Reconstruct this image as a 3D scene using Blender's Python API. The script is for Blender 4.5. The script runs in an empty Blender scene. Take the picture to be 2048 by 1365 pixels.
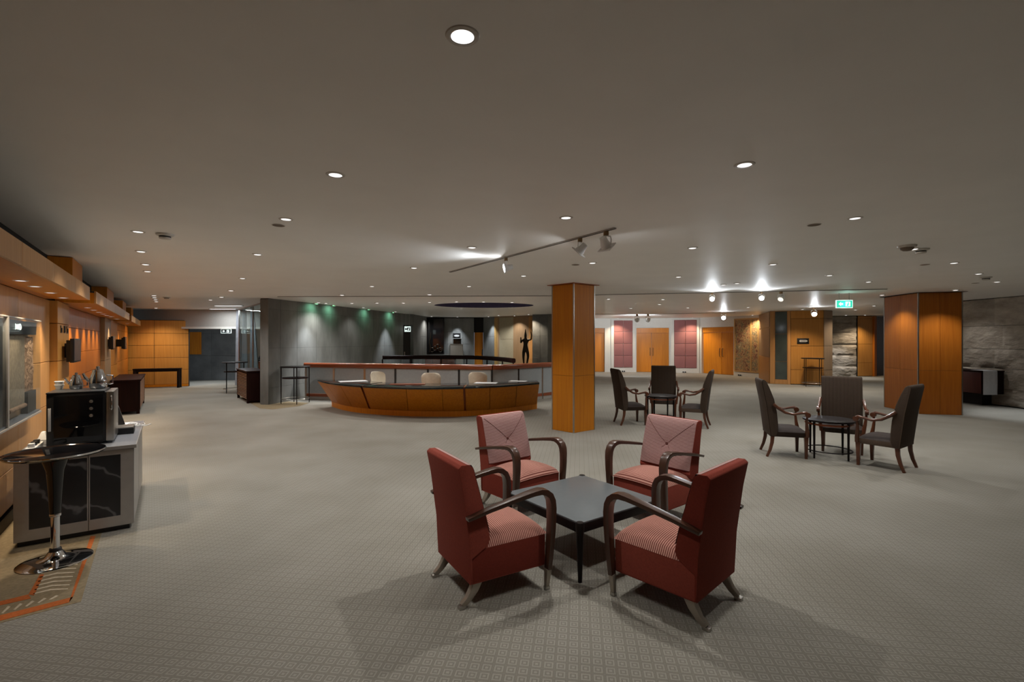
import bpy, bmesh, math, random
from mathutils import Vector, Matrix

random.seed(7)
SC = bpy.context.scene
COL = SC.collection
R = math.radians

# ------------------------------------------------------------------ camera
CAM_H = 1.6
F = 960.0                      # focal length in pixels of the 2048 x 1365 frame
cam_data = bpy.data.cameras.new('camera')
cam_data.sensor_width = 36.0
cam_data.lens = F / 2048.0 * 36.0
cam_data.clip_start = 0.05
cam_data.clip_end = 200
cam = bpy.data.objects.new('camera', cam_data)
cam.location = (0, 0, CAM_H)
cam.rotation_euler = (R(90), 0, 0)
COL.objects.link(cam)
SC.camera = cam

# ------------------------------------------------------------------ world, exposure
w = bpy.data.worlds.new('world')
SC.world = w
w.use_nodes = True
w.node_tree.nodes['Background'].inputs[0].default_value = (0.75, 0.85, 1.0, 1)
w.node_tree.nodes['Background'].inputs[1].default_value = 0.05
SC.view_settings.view_transform = 'Standard'
SC.view_settings.look = 'None'
SC.view_settings.gamma = 1.0
SC.view_settings.use_curve_mapping = False
SC.view_settings.exposure = 1.50
SC.cycles.use_denoising = True
SC.cycles.max_bounces = 7
SC.cycles.diffuse_bounces = 5
SC.cycles.adaptive_threshold = 0.03
SC.cycles.sample_clamp_indirect = 4.0

K_DOWN = 20.0                  # watts of one recessed downlight
C_DOWN = (1.0, 0.97, 0.925)
C_COOL = (0.86, 0.93, 1.0)
C_WARM = (1.0, 0.80, 0.56)


def px(x, Y):
    return ((x - 1024.0) / F * Y, Y)


def fl(x, y, z=0.0):
    Y = (CAM_H - z) * F / (y - 682.0)
    return ((x - 1024.0) / F * Y, Y)


# ------------------------------------------------------------------ materials
def new_mat(name):
    m = bpy.data.materials.new(name)
    m.use_nodes = True
    nt = m.node_tree
    return m, nt, nt.nodes['Principled BSDF']


def N(nt, kind, **kw):
    n = nt.nodes.new(kind)
    for k, v in kw.items():
        setattr(n, k, v)
    return n


def ramp(nt, fac, stops):
    r = N(nt, 'ShaderNodeValToRGB')
    el = r.color_ramp.elements
    while len(el) < len(stops):
        el.new(0.5)
    for e, (p, c) in zip(el, stops):
        e.position = p
        e.color = (*c, 1)
    nt.links.new(fac, r.inputs[0])
    return r.outputs[0]


def coords(nt, scale=(1, 1, 1), rot=(0, 0, 0)):
    tc = N(nt, 'ShaderNodeTexCoord')
    mp = N(nt, 'ShaderNodeMapping')
    mp.inputs['Scale'].default_value = scale
    mp.inputs['Rotation'].default_value = rot
    nt.links.new(tc.outputs['Object'], mp.inputs[0])
    return mp.outputs[0]


def vary(nt, col, amount):
    oi = N(nt, 'ShaderNodeObjectInfo')
    mr = N(nt, 'ShaderNodeMapRange')
    mr.inputs['To Min'].default_value = 1 - amount
    mr.inputs['To Max'].default_value = 1 + amount
    nt.links.new(oi.outputs['Random'], mr.inputs[0])
    hsv = N(nt, 'ShaderNodeHueSaturation')
    nt.links.new(mr.outputs[0], hsv.inputs['Value'])
    nt.links.new(col, hsv.inputs['Color'])
    return hsv.outputs[0]


def plain(name, c, rough=0.5, metal=0.0, noise=0.08, nscale=18.0, bump=0.0, bscale=60, spec=0.5, coat=0.0):
    m, nt, b = new_mat(name)
    v = coords(nt)
    n = N(nt, 'ShaderNodeTexNoise')
    n.inputs['Scale'].default_value = nscale
    n.inputs['Detail'].default_value = 3
    nt.links.new(v, n.inputs['Vector'])
    lo = tuple(x * (1 - noise) for x in c)
    hi = tuple(min(1, x * (1 + noise)) for x in c)
    nt.links.new(ramp(nt, n.outputs['Fac'], [(0.3, lo), (0.7, hi)]), b.inputs['Base Color'])
    b.inputs['Roughness'].default_value = rough
    b.inputs['Metallic'].default_value = metal
    b.inputs['Specular IOR Level'].default_value = spec
    b.inputs['Coat Weight'].default_value = coat
    b.inputs['Coat Roughness'].default_value = 0.05
    if bump:
        n2 = N(nt, 'ShaderNodeTexNoise')
        n2.inputs['Scale'].default_value = bscale
        n2.inputs['Detail'].default_value = 4
        nt.links.new(v, n2.inputs['Vector'])
        bp = N(nt, 'ShaderNodeBump')
        bp.inputs['Strength'].default_value = bump
        bp.inputs['Distance'].default_value = 0.01
        nt.links.new(n2.outputs['Fac'], bp.inputs['Height'])
        nt.links.new(bp.outputs[0], b.inputs['Normal'])
    return m


def wood(name, c1, c2, rough=0.35, var=0.10, scale=(30, 30, 1.3), coat=0.15, spec=0.35):
    m, nt, b = new_mat(name)
    v = coords(nt, scale)
    n = N(nt, 'ShaderNodeTexNoise')
    n.inputs['Scale'].default_value = 1.0
    n.inputs['Detail'].default_value = 5
    n.inputs['Distortion'].default_value = 0.4
    nt.links.new(v, n.inputs['Vector'])
    col = ramp(nt, n.outputs['Fac'], [(0.25, c1), (0.75, c2)])
    nt.links.new(vary(nt, col, var), b.inputs['Base Color'])
    b.inputs['Roughness'].default_value = rough
    b.inputs['Coat Weight'].default_value = coat
    b.inputs['Coat Roughness'].default_value = 0.25
    b.inputs['Specular IOR Level'].default_value = spec
    return m


def stone(name, c1, c2, scale=3.0, rough=0.6, bump=0.2, var=0.08, bscale=14, stretch=(1, 1, 1)):
    m, nt, b = new_mat(name)
    v = coords(nt, stretch)
    n = N(nt, 'ShaderNodeTexNoise')
    n.inputs['Scale'].default_value = scale
    n.inputs['Detail'].default_value = 8
    n.inputs['Roughness'].default_value = 0.62
    nt.links.new(v, n.inputs['Vector'])
    col = ramp(nt, n.outputs['Fac'], [(0.3, c1), (0.7, c2)])
    nt.links.new(vary(nt, col, var), b.inputs['Base Color'])
    b.inputs['Roughness'].default_value = rough
    n2 = N(nt, 'ShaderNodeTexNoise')
    n2.inputs['Scale'].default_value = bscale
    n2.inputs['Detail'].default_value = 6
    nt.links.new(v, n2.inputs['Vector'])
    bp = N(nt, 'ShaderNodeBump')
    bp.inputs['Strength'].default_value = bump
    bp.inputs['Distance'].default_value = 0.05
    nt.links.new(n2.outputs['Fac'], bp.inputs['Height'])
    nt.links.new(bp.outputs[0], b.inputs['Normal'])
    return m


def stripes(name, c1, c2, period, axis=0, rough=0.9, sheen=0.0):
    """fine woven stripes along one object axis"""
    m, nt, b = new_mat(name)
    v = coords(nt)
    sp = N(nt, 'ShaderNodeSeparateXYZ')
    nt.links.new(v, sp.inputs[0])
    mu = N(nt, 'ShaderNodeMath', operation='MULTIPLY')
    mu.inputs[1].default_value = 2 * math.pi / period
    nt.links.new(sp.outputs[axis], mu.inputs[0])
    si = N(nt, 'ShaderNodeMath', operation='SINE')
    nt.links.new(mu.outputs[0], si.inputs[0])
    mr = N(nt, 'ShaderNodeMapRange')
    mr.inputs['From Min'].default_value = -0.6
    mr.inputs['From Max'].default_value = 0.6
    nt.links.new(si.outputs[0], mr.inputs[0])
    nz = N(nt, 'ShaderNodeTexNoise')
    nz.inputs['Scale'].default_value = 120
    nt.links.new(v, nz.inputs['Vector'])
    mx = N(nt, 'ShaderNodeMix', data_type='RGBA')
    mx.inputs[6].default_value = (*c1, 1)
    mx.inputs[7].default_value = (*c2, 1)
    nt.links.new(mr.outputs[0], mx.inputs[0])
    mx2 = N(nt, 'ShaderNodeMix', data_type='RGBA', blend_type='MULTIPLY')
    mx2.inputs[0].default_value = 0.35
    nt.links.new(mx.outputs[2], mx2.inputs[6])
    nt.links.new(nz.outputs['Fac'], mx2.inputs[7])
    nt.links.new(mx2.outputs[2], b.inputs['Base Color'])
    b.inputs['Roughness'].default_value = rough
    b.inputs['Sheen Weight'].default_value = sheen
    b.inputs['Specular IOR Level'].default_value = 0.2
    return m


def carpet(name, c_dark, c_mid, c_light):
    m, nt, b = new_mat(name)
    v = coords(nt, (1 / 0.060,) * 3, (0, 0, R(8)))
    sp = N(nt, 'ShaderNodeSeparateXYZ')
    nt.links.new(v, sp.inputs[0])
    outs = []
    for i in (0, 1):
        fr = N(nt, 'ShaderNodeMath', operation='FRACT')
        nt.links.new(sp.outputs[i], fr.inputs[0])
        su = N(nt, 'ShaderNodeMath', operation='SUBTRACT')
        su.inputs[1].default_value = 0.5
        nt.links.new(fr.outputs[0], su.inputs[0])
        ab = N(nt, 'ShaderNodeMath', operation='ABSOLUTE')
        nt.links.new(su.outputs[0], ab.inputs[0])
        outs.append(ab.outputs[0])
    mx = N(nt, 'ShaderNodeMath', operation='MAXIMUM')
    nt.links.new(outs[0], mx.inputs[0])
    nt.links.new(outs[1], mx.inputs[1])
    mu = N(nt, 'ShaderNodeMath', operation='MULTIPLY')
    mu.inputs[1].default_value = 2 * math.pi * 4.0
    nt.links.new(mx.outputs[0], mu.inputs[0])
    si = N(nt, 'ShaderNodeMath', operation='SINE')
    nt.links.new(mu.outputs[0], si.inputs[0])
    mr = N(nt, 'ShaderNodeMapRange')
    mr.inputs['From Min'].default_value = -1
    mr.inputs['From Max'].default_value = 1
    nt.links.new(si.outputs[0], mr.inputs[0])
    col = ramp(nt, mr.outputs[0], [(0.0, c_dark), (0.5, c_mid), (1.0, c_light)])
    nz = N(nt, 'ShaderNodeTexNoise')
    nz.inputs['Scale'].default_value = 1.1
    nz.inputs['Detail'].default_value = 3
    tc = N(nt, 'ShaderNodeTexCoord')
    nt.links.new(tc.outputs['Object'], nz.inputs['Vector'])
    wear = ramp(nt, nz.outputs['Fac'], [(0.3, (0.80, 0.79, 0.76)), (0.7, (1.0, 1.0, 1.0))])
    fib = N(nt, 'ShaderNodeTexNoise')
    fib.inputs['Scale'].default_value = 260
    nt.links.new(tc.outputs['Object'], fib.inputs['Vector'])
    m2 = N(nt, 'ShaderNodeMix', data_type='RGBA', blend_type='MULTIPLY')
    m2.inputs[0].default_value = 1.0
    nt.links.new(col, m2.inputs[6])
    nt.links.new(wear, m2.inputs[7])
    m3 = N(nt, 'ShaderNodeMix', data_type='RGBA', blend_type='OVERLAY')
    m3.inputs[0].default_value = 0.35
    nt.links.new(m2.outputs[2], m3.inputs[6])
    nt.links.new(fib.outputs['Fac'], m3.inputs[7])
    nt.links.new(m3.outputs[2], b.inputs['Base Color'])
    b.inputs['Roughness'].default_value = 0.95
    b.inputs['Specular IOR Level'].default_value = 0.1
    b.inputs['Sheen Weight'].default_value = 0.15
    bp = N(nt, 'ShaderNodeBump')
    bp.inputs['Strength'].default_value = 0.25
    bp.inputs['Distance'].default_value = 0.004
    nt.links.new(mr.outputs[0], bp.inputs['Height'])
    nt.links.new(bp.outputs[0], b.inputs['Normal'])
    return m


def marble(name):
    m, nt, b = new_mat(name)
    v = coords(nt, (1, 1, 1), (0.4, 0.7, 0.3))
    wv = N(nt, 'ShaderNodeTexWave')
    wv.inputs['Scale'].default_value = 1.1
    wv.inputs['Distortion'].default_value = 9
    wv.inputs['Detail'].default_value = 4
    wv.inputs['Detail Scale'].default_value = 1.6
    nt.links.new(v, wv.inputs['Vector'])
    nt.links.new(ramp(nt, wv.outputs['Fac'], [(0.0, (0.012, 0.013, 0.015)), (0.965, (0.018, 0.019, 0.022)), (1.0, (0.11, 0.11, 0.115))]), b.inputs['Base Color'])
    b.inputs['Roughness'].default_value = 0.28
    return m


def glass(name, tint=(0.9, 0.95, 0.95), alpha=0.03, rough=0.02, ior=1.16):
    """thin pane: mostly clear, with real mirror reflections by angle"""
    m, nt, b = new_mat(name)
    out = nt.nodes['Material Output']
    nt.nodes.remove(b)
    tr = N(nt, 'ShaderNodeBsdfTransparent')
    tr.inputs[0].default_value = (*tint, 1)
    gl = N(nt, 'ShaderNodeBsdfGlossy')
    gl.inputs['Roughness'].default_value = rough
    fr = N(nt, 'ShaderNodeFresnel')
    fr.inputs['IOR'].default_value = ior
    ad = N(nt, 'ShaderNodeMath', operation='ADD')
    ad.inputs[1].default_value = alpha
    ad.use_clamp = True
    nt.links.new(fr.outputs[0], ad.inputs[0])
    mx = N(nt, 'ShaderNodeMixShader')
    nt.links.new(ad.outputs[0], mx.inputs[0])
    nt.links.new(tr.outputs[0], mx.inputs[1])
    nt.links.new(gl.outputs[0], mx.inputs[2])
    nt.links.new(mx.outputs[0], out.inputs[0])
    return m


def emit(name, c, s):
    m, nt, b = new_mat(name)
    v = coords(nt)
    n = N(nt, 'ShaderNodeTexNoise')
    n.inputs['Scale'].default_value = 30
    nt.links.new(v, n.inputs['Vector'])
    lo = tuple(x * 0.85 for x in c)
    nt.links.new(ramp(nt, n.outputs['Fac'], [(0.3, lo), (0.7, c)]), b.inputs['Emission Color'])
    b.inputs['Base Color'].default_value = (*c, 1)
    b.inputs['Emission Strength'].default_value = s
    return m


def mural_mat(name):
    m, nt, b = new_mat(name)
    v = coords(nt, (1, 1, 1))
    n = N(nt, 'ShaderNodeTexNoise')
    n.inputs['Scale'].default_value = 4.5
    n.inputs['Detail'].default_value = 9
    n.inputs['Roughness'].default_value = 0.72
    n.inputs['Distortion'].default_value = 1.2
    nt.links.new(v, n.inputs['Vector'])
    col = ramp(nt, n.outputs['Fac'], [(0.34, (0.05, 0.03, 0.02)), (0.43, (0.30, 0.12, 0.07)), (0.50, (0.55, 0.36, 0.16)),
                                      (0.57, (0.14, 0.14, 0.09)), (0.66, (0.66, 0.48, 0.27))])
    n2 = N(nt, 'ShaderNodeTexVoronoi')
    n2.inputs['Scale'].default_value = 14
    nt.links.new(v, n2.inputs['Vector'])
    mx = N(nt, 'ShaderNodeMix', data_type='RGBA', blend_type='MULTIPLY')
    mx.inputs[0].default_value = 0.5
    nt.links.new(col, mx.inputs[6])
    nt.links.new(ramp(nt, n2.outputs['Distance'], [(0.0, (1.3, 1.2, 1.0)), (0.6, (0.35, 0.3, 0.25))]), mx.inputs[7])
    nt.links.new(mx.outputs[2], b.inputs['Base Color'])
    b.inputs['Roughness'].default_value = 0.6
    return m


M = {}
M['carpet'] = carpet('carpet_pattern', (0.212, 0.198, 0.168), (0.260, 0.247, 0.214), (0.325, 0.311, 0.273))
M['carpet_border'] = plain('carpet_border_taupe', (0.235, 0.185, 0.115), 0.95, noise=0.15, nscale=40, spec=0.1)
M['carpet_orange'] = plain('carpet_orange', (0.40, 0.11, 0.03), 0.95, noise=0.15, nscale=60, spec=0.1)
M['carpet_pale'] = plain('carpet_pale', (0.52, 0.44, 0.32), 0.95, noise=0.15, nscale=60, spec=0.1)
M['ceiling'] = plain('ceiling_paint', (0.92, 0.90, 0.87), 0.55, noise=0.02, nscale=2, spec=0.35)
M['ceiling_far'] = plain('ceiling_paint_far', (0.92, 0.90, 0.87), 0.42, noise=0.02, nscale=2, spec=0.45)
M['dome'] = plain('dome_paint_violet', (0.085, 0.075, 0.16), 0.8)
M['honey'] = wood('honey_veneer', (0.50, 0.150, 0.003), (0.64, 0.230, 0.008), 0.5, coat=0.08)
M['orange'] = wood('orange_veneer', (0.36, 0.100, 0.008), (0.48, 0.150, 0.014), 0.40)
M['maple'] = wood('pale_maple_veneer', (0.44, 0.215, 0.070), (0.55, 0.285, 0.105), 0.45)
M['golden'] = wood('golden_veneer', (0.42, 0.18, 0.035), (0.54, 0.25, 0.055), 0.45)
M['tan'] = wood('tan_veneer', (0.30, 0.185, 0.095), (0.36, 0.23, 0.125), 0.5)
M['mahogany'] = wood('dark_mahogany', (0.010, 0.0028, 0.002), (0.022, 0.006, 0.004), 0.5, coat=0.0, spec=0.12)
M['redwood'] = wood('red_brown_wood', (0.22, 0.048, 0.014), (0.31, 0.075, 0.022), 0.3, scale=(3, 3, 12), coat=0.35)
M['armwood'] = wood('walnut_arm', (0.040, 0.017, 0.010), (0.065, 0.028, 0.016), 0.3, scale=(20, 4, 4), coat=0.4)
M['chairwood'] = wood('chestnut_leg', (0.075, 0.022, 0.009), (0.12, 0.038, 0.015), 0.28, scale=(10, 10, 3), coat=0.4)
M['dark_red'] = wood('dark_red_wood', (0.045, 0.007, 0.004), (0.075, 0.012, 0.007), 0.4, coat=0.05, spec=0.2)
M['dark_gap'] = plain('dark_gap', (0.010, 0.008, 0.007), 0.8)
M['grey_stone'] = stone('grey_slab', (0.115, 0.118, 0.112), (0.215, 0.218, 0.208), 2.2, 0.6, 0.08, 0.07, stretch=(1, 1, 0.35))
M['dark_stone'] = stone('dark_slab', (0.10, 0.106, 0.110), (0.17, 0.178, 0.182), 2.2, 0.45, 0.08, 0.08)
M['rough_stone'] = stone('rough_limestone', (0.25, 0.215, 0.175), (0.46, 0.41, 0.35), 2.4, 0.85, 1.0, 0.10, bscale=4.5, stretch=(1, 1, 2.2))
M['white_wall'] = plain('white_plaster', (0.62, 0.60, 0.55), 0.6, noise=0.03)
M['bulkhead'] = plain('bulkhead_paint', (0.36, 0.345, 0.32), 0.6, noise=0.03)
M['beige_panel'] = plain('beige_fabric_panel', (0.36, 0.315, 0.215), 0.75, noise=0.05)
M['brown_wall'] = plain('brown_plaster', (0.17, 0.125, 0.09), 0.7)
M['pink'] = stripes('rose_padded_fabric', (0.33, 0.135, 0.130), (0.39, 0.170, 0.165), 0.01, 0)
M['frost'] = plain('frosted_panel', (0.34, 0.37, 0.39), 0.22, noise=0.04)
M['granite'] = plain('black_granite', (0.012, 0.016, 0.017), 0.07, noise=0.5, nscale=120)
M['steel'] = plain('brushed_steel', (0.45, 0.43, 0.40), 0.32, 1.0, noise=0.05)
M['dark_steel'] = plain('dark_steel', (0.05, 0.055, 0.06), 0.35, 0.8)
M['chrome'] = plain('chrome', (0.72, 0.74, 0.78), 0.07, 1.0, noise=0.01)
M['alu'] = plain('brushed_aluminium', (0.40, 0.385, 0.37), 0.42, 0.6, noise=0.04)
M['gloss_black'] = plain('gloss_black', (0.006, 0.006, 0.007), 0.06, noise=0.2)
M['satin_black'] = plain('satin_black', (0.008, 0.008, 0.009), 0.4, noise=0.2)
M['screen'] = plain('screen_grey', (0.045, 0.047, 0.052), 0.25)
M['white_plastic'] = plain('white_plastic', (0.62, 0.62, 0.62), 0.4, noise=0.02)
M['paper'] = plain('white_paper', (0.70, 0.70, 0.70), 0.8, noise=0.02)
M['cloth'] = plain('white_cloth', (0.60, 0.61, 0.66), 0.9, noise=0.04)
M['cream'] = plain('cream_upholstery', (0.60, 0.54, 0.43), 0.8, noise=0.05, bump=0.1, bscale=200)
M['rose_seat'] = stripes('salmon_stripe', (0.17, 0.045, 0.034), (0.58, 0.30, 0.235), 0.0130, 1)
M['rose_body'] = stripes('terracotta_weave', (0.220, 0.036, 0.022), (0.310, 0.064, 0.042), 0.006, 0)
M['rose_back'] = stripes('salmon_fine_stripe', (0.20, 0.075, 0.066), (0.52, 0.34, 0.315), 0.0115, 2)
M['seam'] = plain('seam_thread', (0.10, 0.025, 0.018), 0.9)
M['leg_metal'] = plain('champagne_metal', (0.34, 0.30, 0.25), 0.38, 0.5)
M['brown_stripe'] = stripes('brown_stripe', (0.028, 0.018, 0.012), (0.115, 0.080, 0.058), 0.017, 0)
M['brown_leather'] = plain('dark_brown_seat', (0.032, 0.022, 0.018), 0.75, noise=0.15, spec=0.2)
M['table_glass'] = plain('grey_glass_top', (0.115, 0.130, 0.138), 0.30, noise=0.04)
M['ebony'] = wood('ebony', (0.007, 0.005, 0.005), (0.013, 0.009, 0.008), 0.45, coat=0.0, spec=0.15)
M['slat'] = wood('slat_wood', (0.20, 0.10, 0.055), (0.28, 0.15, 0.085), 0.5, scale=(4, 4, 20))
M['marble'] = marble('black_marble')
M['counter_top'] = plain('slate_counter', (0.16, 0.17, 0.19), 0.35, noise=0.12, nscale=60)
M['glass'] = glass('clear_glass', alpha=0.07, ior=1.01)
M['case_glass'] = glass('case_glass', (0.94, 0.96, 0.96), 0.05, ior=1.01)
M['dark_glass'] = plain('dark_green_glass', (0.055, 0.07, 0.066), 0.09, noise=0.25, nscale=2)
M['lens'] = emit('lamp_lens', (1.0, 0.97, 0.94), 0.45)
M['lens_hot'] = emit('lamp_lens_hot', (0.95, 0.98, 1.0), 30.0)
M['lens_small'] = emit('lamp_lens_warm', (1.0, 0.93, 0.80), 0.4)
M['tube_light'] = emit('fluorescent', (0.95, 0.98, 1.0), 0.5)
M['green_light'] = emit('green_cove', (0.10, 0.40, 0.24), 0.03)
M['exit_green'] = emit('exit_green', (0.02, 0.52, 0.36), 0.28)
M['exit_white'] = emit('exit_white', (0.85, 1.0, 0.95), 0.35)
M['exit_dark'] = plain('exit_dark', (0.03, 0.04, 0.045), 0.4)
M['trim'] = plain('downlight_trim', (0.62, 0.58, 0.53), 0.5)
M['fixture'] = plain('fixture_white', (0.82, 0.82, 0.82), 0.4)
M['brass_adapter'] = plain('tan_adapter', (0.30, 0.19, 0.09), 0.5)
M['bronze'] = plain('bronze', (0.035, 0.027, 0.020), 0.38, 0.7)
M['bark'] = stone('case_relief', (0.16, 0.085, 0.045), (0.36, 0.22, 0.13), 9, 0.8, 0.6, 0.0)
M['scroll'] = plain('woven_scroll', (0.20, 0.155, 0.105), 0.9, noise=0.25, nscale=30)
M['mural'] = mural_mat('mural_paint')
M['gilt'] = plain('gilt_frame', (0.46, 0.27, 0.09), 0.4)
M['light_streak'] = plain('white_light_streak', (0.62, 0.63, 0.66), 0.7)  # white of the sheets that imitate light streaks
M['red'] = plain('red_enamel', (0.45, 0.012, 0.012), 0.4)
M['paper_art'] = plain('pale_print', (0.5, 0.45, 0.38), 0.7, noise=0.3, nscale=8)


# ------------------------------------------------------------------ mesh builder
class MB:
    def __init__(self):
        self.v, self.f = [], []

    def add(self, vs, fs):
        o = len(self.v)
        self.v += [tuple(p) for p in vs]
        self.f += [tuple(i + o for i in f) for f in fs]
        return self

    def box(self, x0, x1, y0, y1, z0, z1):
        vs = [(x, y, z) for z in (z0, z1) for y in (y0, y1) for x in (x0, x1)]
        return self.add(vs, [(0, 2, 3, 1), (4, 5, 7, 6), (0, 1, 5, 4), (2, 6, 7, 3), (0, 4, 6, 2), (1, 3, 7, 5)])

    def obox(self, c, ux, hx, hy, z0, z1):
        """box with horizontal axis ux (2D unit) of half length hx, half depth hy"""
        ax = Vector((ux[0], ux[1])).normalized()
        ay = Vector((-ax.y, ax.x))
        c = Vector((c[0], c[1]))
        return self.prism([c - ax * hx - ay * hy, c + ax * hx - ay * hy, c + ax * hx + ay * hy, c - ax * hx + ay * hy], z0, z1)

    def prism(self, poly, z0, z1):
        n = len(poly)
        vs = [(p[0], p[1], z0) for p in poly] + [(p[0], p[1], z1) for p in poly]
        fs = [tuple(range(n - 1, -1, -1)), tuple(range(n, 2 * n))]
        fs += [(i, (i + 1) % n, n + (i + 1) % n, n + i) for i in range(n)]
        return self.add(vs, fs)

    def loft(self, a, b):
        """hexa/poly between two equal-length 3D loops"""
        n = len(a)
        fs = [tuple(range(n - 1, -1, -1)), tuple(range(n, 2 * n))]
        fs += [(i, (i + 1) % n, n + (i + 1) % n, n + i) for i in range(n)]
        return self.add(list(a) + list(b), fs)

    def extrude_x(self, prof, x0, x1):
        a = [(x0, p[0], p[1]) for p in prof]
        b = [(x1, p[0], p[1]) for p in prof]
        return self.loft(a, b)

    def lathe(self, prof, n=24, c=(0, 0), cap0=True, cap1=True, a0=0.0):
        vs, fs = [], []
        for r, z in prof:
            for i in range(n):
                a = a0 + 2 * math.pi * i / n
                vs.append((c[0] + r * math.cos(a), c[1] + r * math.sin(a), z))
        for j in range(len(prof) - 1):
            for i in range(n):
                k = (i + 1) % n
                fs.append((j * n + i, j * n + k, (j + 1) * n + k, (j + 1) * n + i))
        if cap0:
            fs.append(tuple(range(n - 1, -1, -1)))
        if cap1:
            o = (len(prof) - 1) * n
            fs.append(tuple(range(o, o + n)))
        return self.add(vs, fs)

    def tube(self, path, r, n=8, cap=True):
        pts = [Vector(p) for p in path]
        rs = r if isinstance(r, (list, tuple)) else [r] * len(pts)
        vs, fs = [], []
        prev = None
        for i, p in enumerate(pts):
            t = (pts[min(i + 1, len(pts) - 1)] - pts[max(i - 1, 0)]).normalized()
            if prev is None:
                ref = Vector((0, 0, 1)) if abs(t.z) < 0.9 else Vector((1, 0, 0))
                u = t.cross(ref).normalized()
            else:
                u = (prev - t * prev.dot(t)).normalized()
            prev = u
            q = t.cross(u)
            for k in range(n):
                a = 2 * math.pi * k / n
                vs.append(p + (u * math.cos(a) + q * math.sin(a)) * rs[i])
        for j in range(len(pts) - 1):
            for k in range(n):
                k2 = (k + 1) % n
                fs.append((j * n + k, j * n + k2, (j + 1) * n + k2, (j + 1) * n + k))
        if cap:
            fs.append(tuple(range(n - 1, -1, -1)))
            o = (len(pts) - 1) * n
            fs.append(tuple(range(o, o + n)))
        return self.add(vs, fs)

    def ring(self, Rr, r, z, c=(0, 0), n=28, m=6, a0=0, a1=2 * math.pi):
        full = abs(a1 - a0 - 2 * math.pi) < 1e-6
        vs, fs = [], []
        cnt = n if full else n + 1
        for i in range(cnt):
            a = a0 + (a1 - a0) * i / n
            for k in range(m):
                b = 2 * math.pi * k / m
                rr = Rr + r * math.cos(b)
                vs.append((c[0] + rr * math.cos(a), c[1] + rr * math.sin(a), z + r * math.sin(b)))
        for i in range(n):
            j = (i + 1) % cnt
            for k in range(m):
                k2 = (k + 1) % m
                fs.append((i * m + k, j * m + k, j * m + k2, i * m + k2))
        return self.add(vs, fs)

    def ribbon(self, path, xc, width, thick):
        """flat strip following a path in the y-z plane, width along x"""
        pts = [Vector(p) for p in path]
        up, lo = [], []
        for i, p in enumerate(pts):
            t = (pts[min(i + 1, len(pts) - 1)] - pts[max(i - 1, 0)]).normalized()
            nrm = Vector((-t.y, t.x))
            th = thick[i] if isinstance(thick, (list, tuple)) else thick
            up.append(p + nrm * th / 2)
            lo.append(p - nrm * th / 2)
        vs, fs = [], []
        for i in range(len(pts)):
            wd = width[i] if isinstance(width, (list, tuple)) else width
            for q in (up[i], lo[i]):
                vs.append((xc - wd / 2, q.x, q.y))
                vs.append((xc + wd / 2, q.x, q.y))
        for i in range(len(pts) - 1):
            a, b = i * 4, i * 4 + 4
            fs += [(a, a + 1, b + 1, b), (a + 2, b + 2, b + 3, a + 3), (a, b, b + 2, a + 2), (a + 1, a + 3, b + 3, b + 1)]
        e = (len(pts) - 1) * 4
        fs += [(0, 2, 3, 1), (e, e + 1, e + 3, e + 2)]
        return self.add(vs, fs)

    def build(self, name, mat, parent=None, world=True, bevel=0.0, seg=2, smooth=True, ang=40, sub=0):
        me = bpy.data.meshes.new(name)
        off = Vector((0, 0, 0))
        if parent is not None and world:
            p = parent
            while p is not None:
                off += Vector(p.location)
                p = p.parent
        me.from_pydata([tuple(Vector(p) - off) for p in self.v], [], self.f)
        bm = bmesh.new()
        bm.from_mesh(me)
        bmesh.ops.recalc_face_normals(bm, faces=bm.faces)
        if bevel > 0:
            ed = [e for e in bm.edges if len(e.link_faces) == 2 and e.calc_face_angle(0) > R(28)]
            bmesh.ops.bevel(bm, geom=ed, offset=bevel, segments=seg, profile=0.6, affect='EDGES', clamp_overlap=True)
        bm.to_mesh(me)
        bm.free()
        if smooth:
            me.polygons.foreach_set('use_smooth', [True] * len(me.polygons))
            me.set_sharp_from_angle(angle=R(ang))
        me.materials.append(M[mat] if isinstance(mat, str) else mat)
        o = bpy.data.objects.new(name, me)
        COL.objects.link(o)
        if parent is not None:
            o.parent = parent
        if sub:
            md = o.modifiers.new('subdivision', 'SUBSURF')
            md.levels = md.render_levels = sub
        return o


def tag(o, label, cat, group=None):
    o['label'] = label
    o['category'] = cat
    if group:
        o['group'] = group
    return o


def struct(o):
    o['kind'] = 'structure'
    return o


def thing(name, label, cat, loc=(0, 0, 0), rz=0.0, group=None):
    o = bpy.data.objects.new(name, None)
    o.empty_display_size = 0.1
    COL.objects.link(o)
    o.location = loc
    o.rotation_euler = (0, 0, rz)
    return tag(o, label, cat, group)


def copy_tree(o, parent=None):
    c = o.copy()
    COL.objects.link(c)
    c.parent = parent
    for ch in o.children:
        copy_tree(ch, c)
    return c


def lamp_data(name, kind, energy, color, size=0.04, spot=110, blend=0.7):
    l = bpy.data.lights.new(name, kind)
    l.energy = energy
    l.color = color
    if kind == 'SPOT':
        l.spot_size = R(spot)
        l.spot_blend = blend
        l.shadow_soft_size = size
    elif kind == 'POINT':
        l.shadow_soft_size = size
    return l


def add_light(data, parent, loc, rot=(0, 0, 0)):
    o = bpy.data.objects.new(data.name, data)
    COL.objects.link(o)
    o.parent = parent
    o.location = loc
    o.rotation_euler = rot
    return o


# ------------------------------------------------------------------ setting: floor and ceiling
NEAR_Z = 2.61
SEAM = [(-16, 11.25), (-5.6, 11.0), (0.85, 10.8), (7.3, 9.4), (12.0, 8.4), (25.0, 5.6)]


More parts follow.
